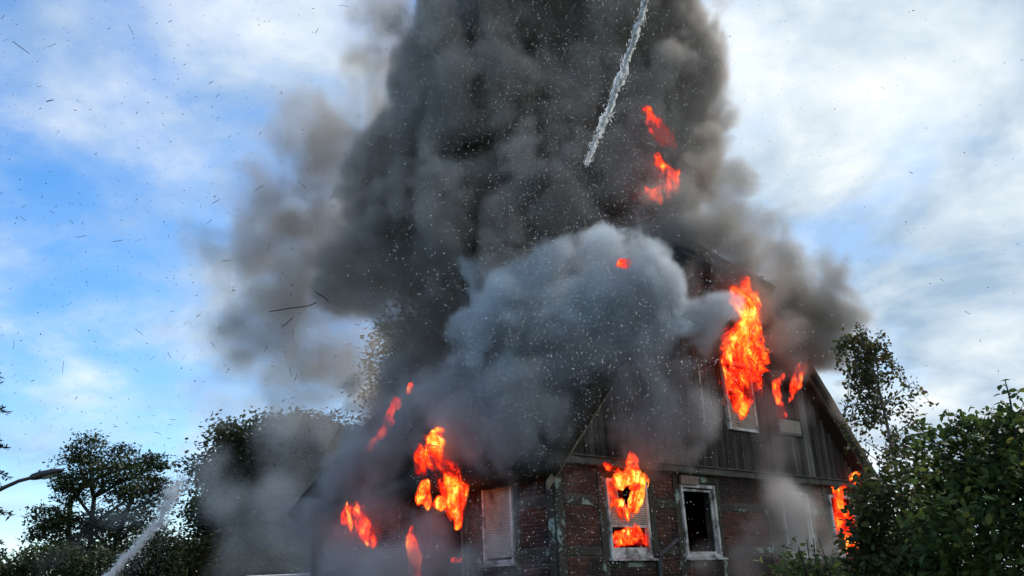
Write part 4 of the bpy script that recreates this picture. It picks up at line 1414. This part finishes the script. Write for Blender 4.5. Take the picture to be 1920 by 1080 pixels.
# fine falling spray in front of the smoke
x, y, d = px_cloud(24000, 560, 1680, -40, 1075, 8.0, 15.5)
cx = 1060 + 60 * np.sin(y / 260); wdt = 360 + 40 * np.cos(y / 300)
clus = fbm(np.stack([x / 90, y / 90, d], 1), 3) * 1.2
keep = rng.uniform(0, 1, len(x)) < np.clip(1.2 - np.abs(x - cx) / wdt + clus, 0.03, 1) * np.where(y > 800, .6, 1)
x, y, d = x[keep], y[keep], d[keep]
P = np.array([at(a, b_, c) for a, b_, c in zip(x, y, d)])
R = np.abs(rng.normal(0, 1, len(P))) ** 2 * 0.0022 + 0.0044
R = np.minimum(R, .0105) * d / 12 * np.where(y > 700, .68, .85)
V, F = specks(P, R)
props(link('water_droplets', mesh_np('water_droplets', V, F), drop_m), 'countless white water droplets falling in front of the dark smoke', 'water droplets', kind='stuff')
# dark ash in the sky at the left
x, y, d = px_cloud(2600, -20, 780, -30, 900, 7, 17)
keep = rng.uniform(0, 1, len(x)) < np.clip(1.15 - (x / 780) * .6, .1, 1)
x, y, d = x[keep], y[keep], d[keep]
x2, y2, d2 = px_cloud(160, 1350, 1930, -20, 700, 7, 17)
x, y, d = np.r_[x, x2], np.r_[y, y2], np.r_[d, d2]
P = np.array([at(a, b_, c) for a, b_, c in zip(x, y, d)])
R = (np.abs(rng.normal(0, 1, len(P))) * 0.0042 + 0.0018) * d / 12
sd = rng.normal(size=(len(P), 3)); sd[:, 1] *= .3
sd *= (rng.exponential(1, len(P)) ** 1.5 * .0035)[:, None]
sd = np.clip(sd, -.02, .02)
V, F = specks(P, R * .8, sd)
props(link('ash_flakes', mesh_np('ash_flakes', V, F), ash_m), 'countless small dark ash flakes drifting across the blue sky', 'ash', kind='stuff')


def straw(label, pts, d, r=0.004, group=None):
    P3 = np.array([at(x, y, d) for x, y in pts])
    if len(P3) > 2:                                      # smooth it
        t_ = np.linspace(0, len(P3) - 1, 14)
        i = np.minimum(t_.astype(int), len(P3) - 2)
        P3 = P3[i] + (P3[i + 1] - P3[i]) * (t_ - i)[:, None]
        for _ in range(2): P3[1:-1] = (P3[:-2] + 2 * P3[1:-1] + P3[2:]) / 4
    b0 = P3[0].copy()
    rr_ = np.full(len(P3), r); rr_[0] *= .4; rr_[-1] *= .4
    o = MB().tube(P3 - b0, rr_, 5).build('straw', straw_m, None, b0, smooth=True)
    return props(o, label, 'straw', group)


straw('longest burnt straw, gently bent, floating before the brown smoke', [(504, 584), (515, 583), (535, 579), (555, 576), (572, 575), (585, 572), (595, 566)], 9, .0055)
straw('kinked burnt straw floating above the longest one', [(591, 547), (600, 553), (611, 559), (618, 568)], 9, .0055)
straw('short curved burnt straw floating below the longest one', [(528, 614), (537, 607), (544, 600), (549, 595)], 9, .005)
straw('thin straight burnt straw high in the blue sky', [(23, 77), (38, 88), (56, 101)], 10, .0048)
for k in range(34):
    x = rng.uniform(5, 640); y = rng.uniform(5, 860)
    a = rng.uniform(0, math.pi); L = rng.uniform(7, 22)
    straw('small burnt straw drifting in the blue sky', [(x, y), (x + math.cos(a) * L * .5 + rng.normal() * 1.2, y + math.sin(a) * L * .5 + rng.normal() * 1.2), (x + math.cos(a) * L, y + math.sin(a) * L)], rng.uniform(8, 13), .0028, 'burnt straws drifting in the sky')


def jet(label, pts, n, core, spread, name='water_jet', clump=3.0, fall=0.0, size=0.02, strands=0):
    """pts: (px, py, d, width factor). Breaking stream: strands close in, droplets around"""
    P3 = np.array([at(x, y, d) for x, y, d, w_ in pts]); wf = np.array([p[3] for p in pts])
    t_ = np.linspace(0, 1, n) ** 1.0
    t_ = np.clip(t_ + rng.normal(0, .004, n), 0, 1)
    k = t_ * (len(P3) - 1); i = np.minimum(k.astype(int), len(P3) - 2); f_ = (k - i)[:, None]
    c = P3[i] * (1 - f_) + P3[i + 1] * f_
    w_ = wf[i] * (1 - f_[:, 0]) + wf[i + 1] * f_[:, 0]
    tan = P3[i + 1] - P3[i]; tan /= np.linalg.norm(tan, axis=1)[:, None]
    # wander of the stream core
    wav = np.stack([fbm(np.stack([t_ * 14, np.full(n, 3.0 + 9 * q), np.zeros(n)], 1), 5, .62) for q in range(3)], 1)
    kind = rng.uniform(0, 1, n)
    rad = np.where(kind < .72, np.abs(rng.normal(0, 1, n)) * core, rng.exponential(1, n) * spread)
    dd = rng.normal(size=(n, 3)); dd -= (dd * tan).sum(1)[:, None] * tan
    dd /= np.linalg.norm(dd, axis=1)[:, None]
    P = c + wav * (core * 2.0 * w_)[:, None] + dd * (rad * w_)[:, None]
    P[:, 2] -= np.where(kind >= .72, rng.exponential(1, n) * fall * w_, 0)
    R = np.where(kind < .72, size, size * .35) * rng.uniform(.4, 1.1, n)
    V, F = specks(P, R, tan * (R * 2.6)[:, None])
    b0 = P3[0]
    F = [list(map(int, q)) for q in F]
    V = list(V)
    m_ = 260
    tt = np.linspace(0, 1, m_)
    kk = tt * (len(P3) - 1); ii = np.minimum(kk.astype(int), len(P3) - 2); ff = (kk - ii)[:, None]
    cc = P3[ii] * (1 - ff) + P3[ii + 1] * ff
    ww = wf[ii] * (1 - ff[:, 0]) + wf[ii + 1] * ff[:, 0]
    for q in range(strands):                                # ragged ropes of water that twist and part
        off = np.stack([fbm(np.stack([tt * (9 + 3 * q), np.full(m_, 31.0 * q + 7 * a), np.zeros(m_)], 1), 5, .6) for a in range(3)], 1)
        rr = core * ww * (0.28 + 0.75 * np.clip(fbm(np.stack([tt * 38, np.full(m_, 5.0 + 17 * q), np.zeros(m_)], 1), 3, .6) + .25, -.25, 1))
        rr *= np.clip((1 - tt) * 2.6, 0.05, 1)
        tv_, tf_ = tube_np(cc + off * (core * (1.6 + .5 * q) * ww)[:, None], np.maximum(rr, .002), 7)
        tv_ = tv_ + 0.35 * core * np.stack([fbm(tv_ * 14 + 9 * a, 3, .6) for a in range(3)], 1)
        n_0 = len(V)
        V.extend(list(tv_)); F.extend([[i + n_0 for i in f] for f in tf_])
    return props(link(name, mesh_np(name, np.array(V) - b0, F), drop_m, None, b0), label, 'water jet')


jet('white water jet slanting down into the dark smoke column', [(1268, -210, 9, .8), (1245, -105, 9.5, .85), (1212, 0, 10, .9), (1190, 70, 10.6, .9), (1165, 140, 11.2, 1.0), (1140, 205, 11.8, 1.1), (1118, 260, 12.4, 1.1), (1100, 305, 13, .9)], 4500, .036, .12, size=.0065, strands=5)
jet('pale water jet arching up past the trees at the left', [(175, 1110, 15, .6), (205, 1080, 16, .7), (250, 1035, 17.5, .9), (285, 990, 19, 1.2), (305, 955, 20.5, 1.7), (322, 925, 22, 2.3), (345, 890, 24, 2.8)], 13000, .055, .17, fall=.3, size=.0095)
smoke('jet_mist', 'fine mist falling from the water jet before the trees',
      puffs([(215, 1070, 22, 16.2), (245, 1035, 24, 17.4), (270, 1010, 26, 18.4), (290, 980, 26, 19.4), (305, 950, 26, 20.4), (322, 920, 26, 21.6), (340, 895, 24, 23), (200, 1050, 34, 17, .4), (240, 1000, 36, 18, .35), (170, 1070, 40, 16.5, .35), (360, 860, 30, 25, .5)], 18),
      0.12, (0.80, 0.82, 0.85), 0.42, freq=1.2, amp=0.6, soft=1.0, seed=71)
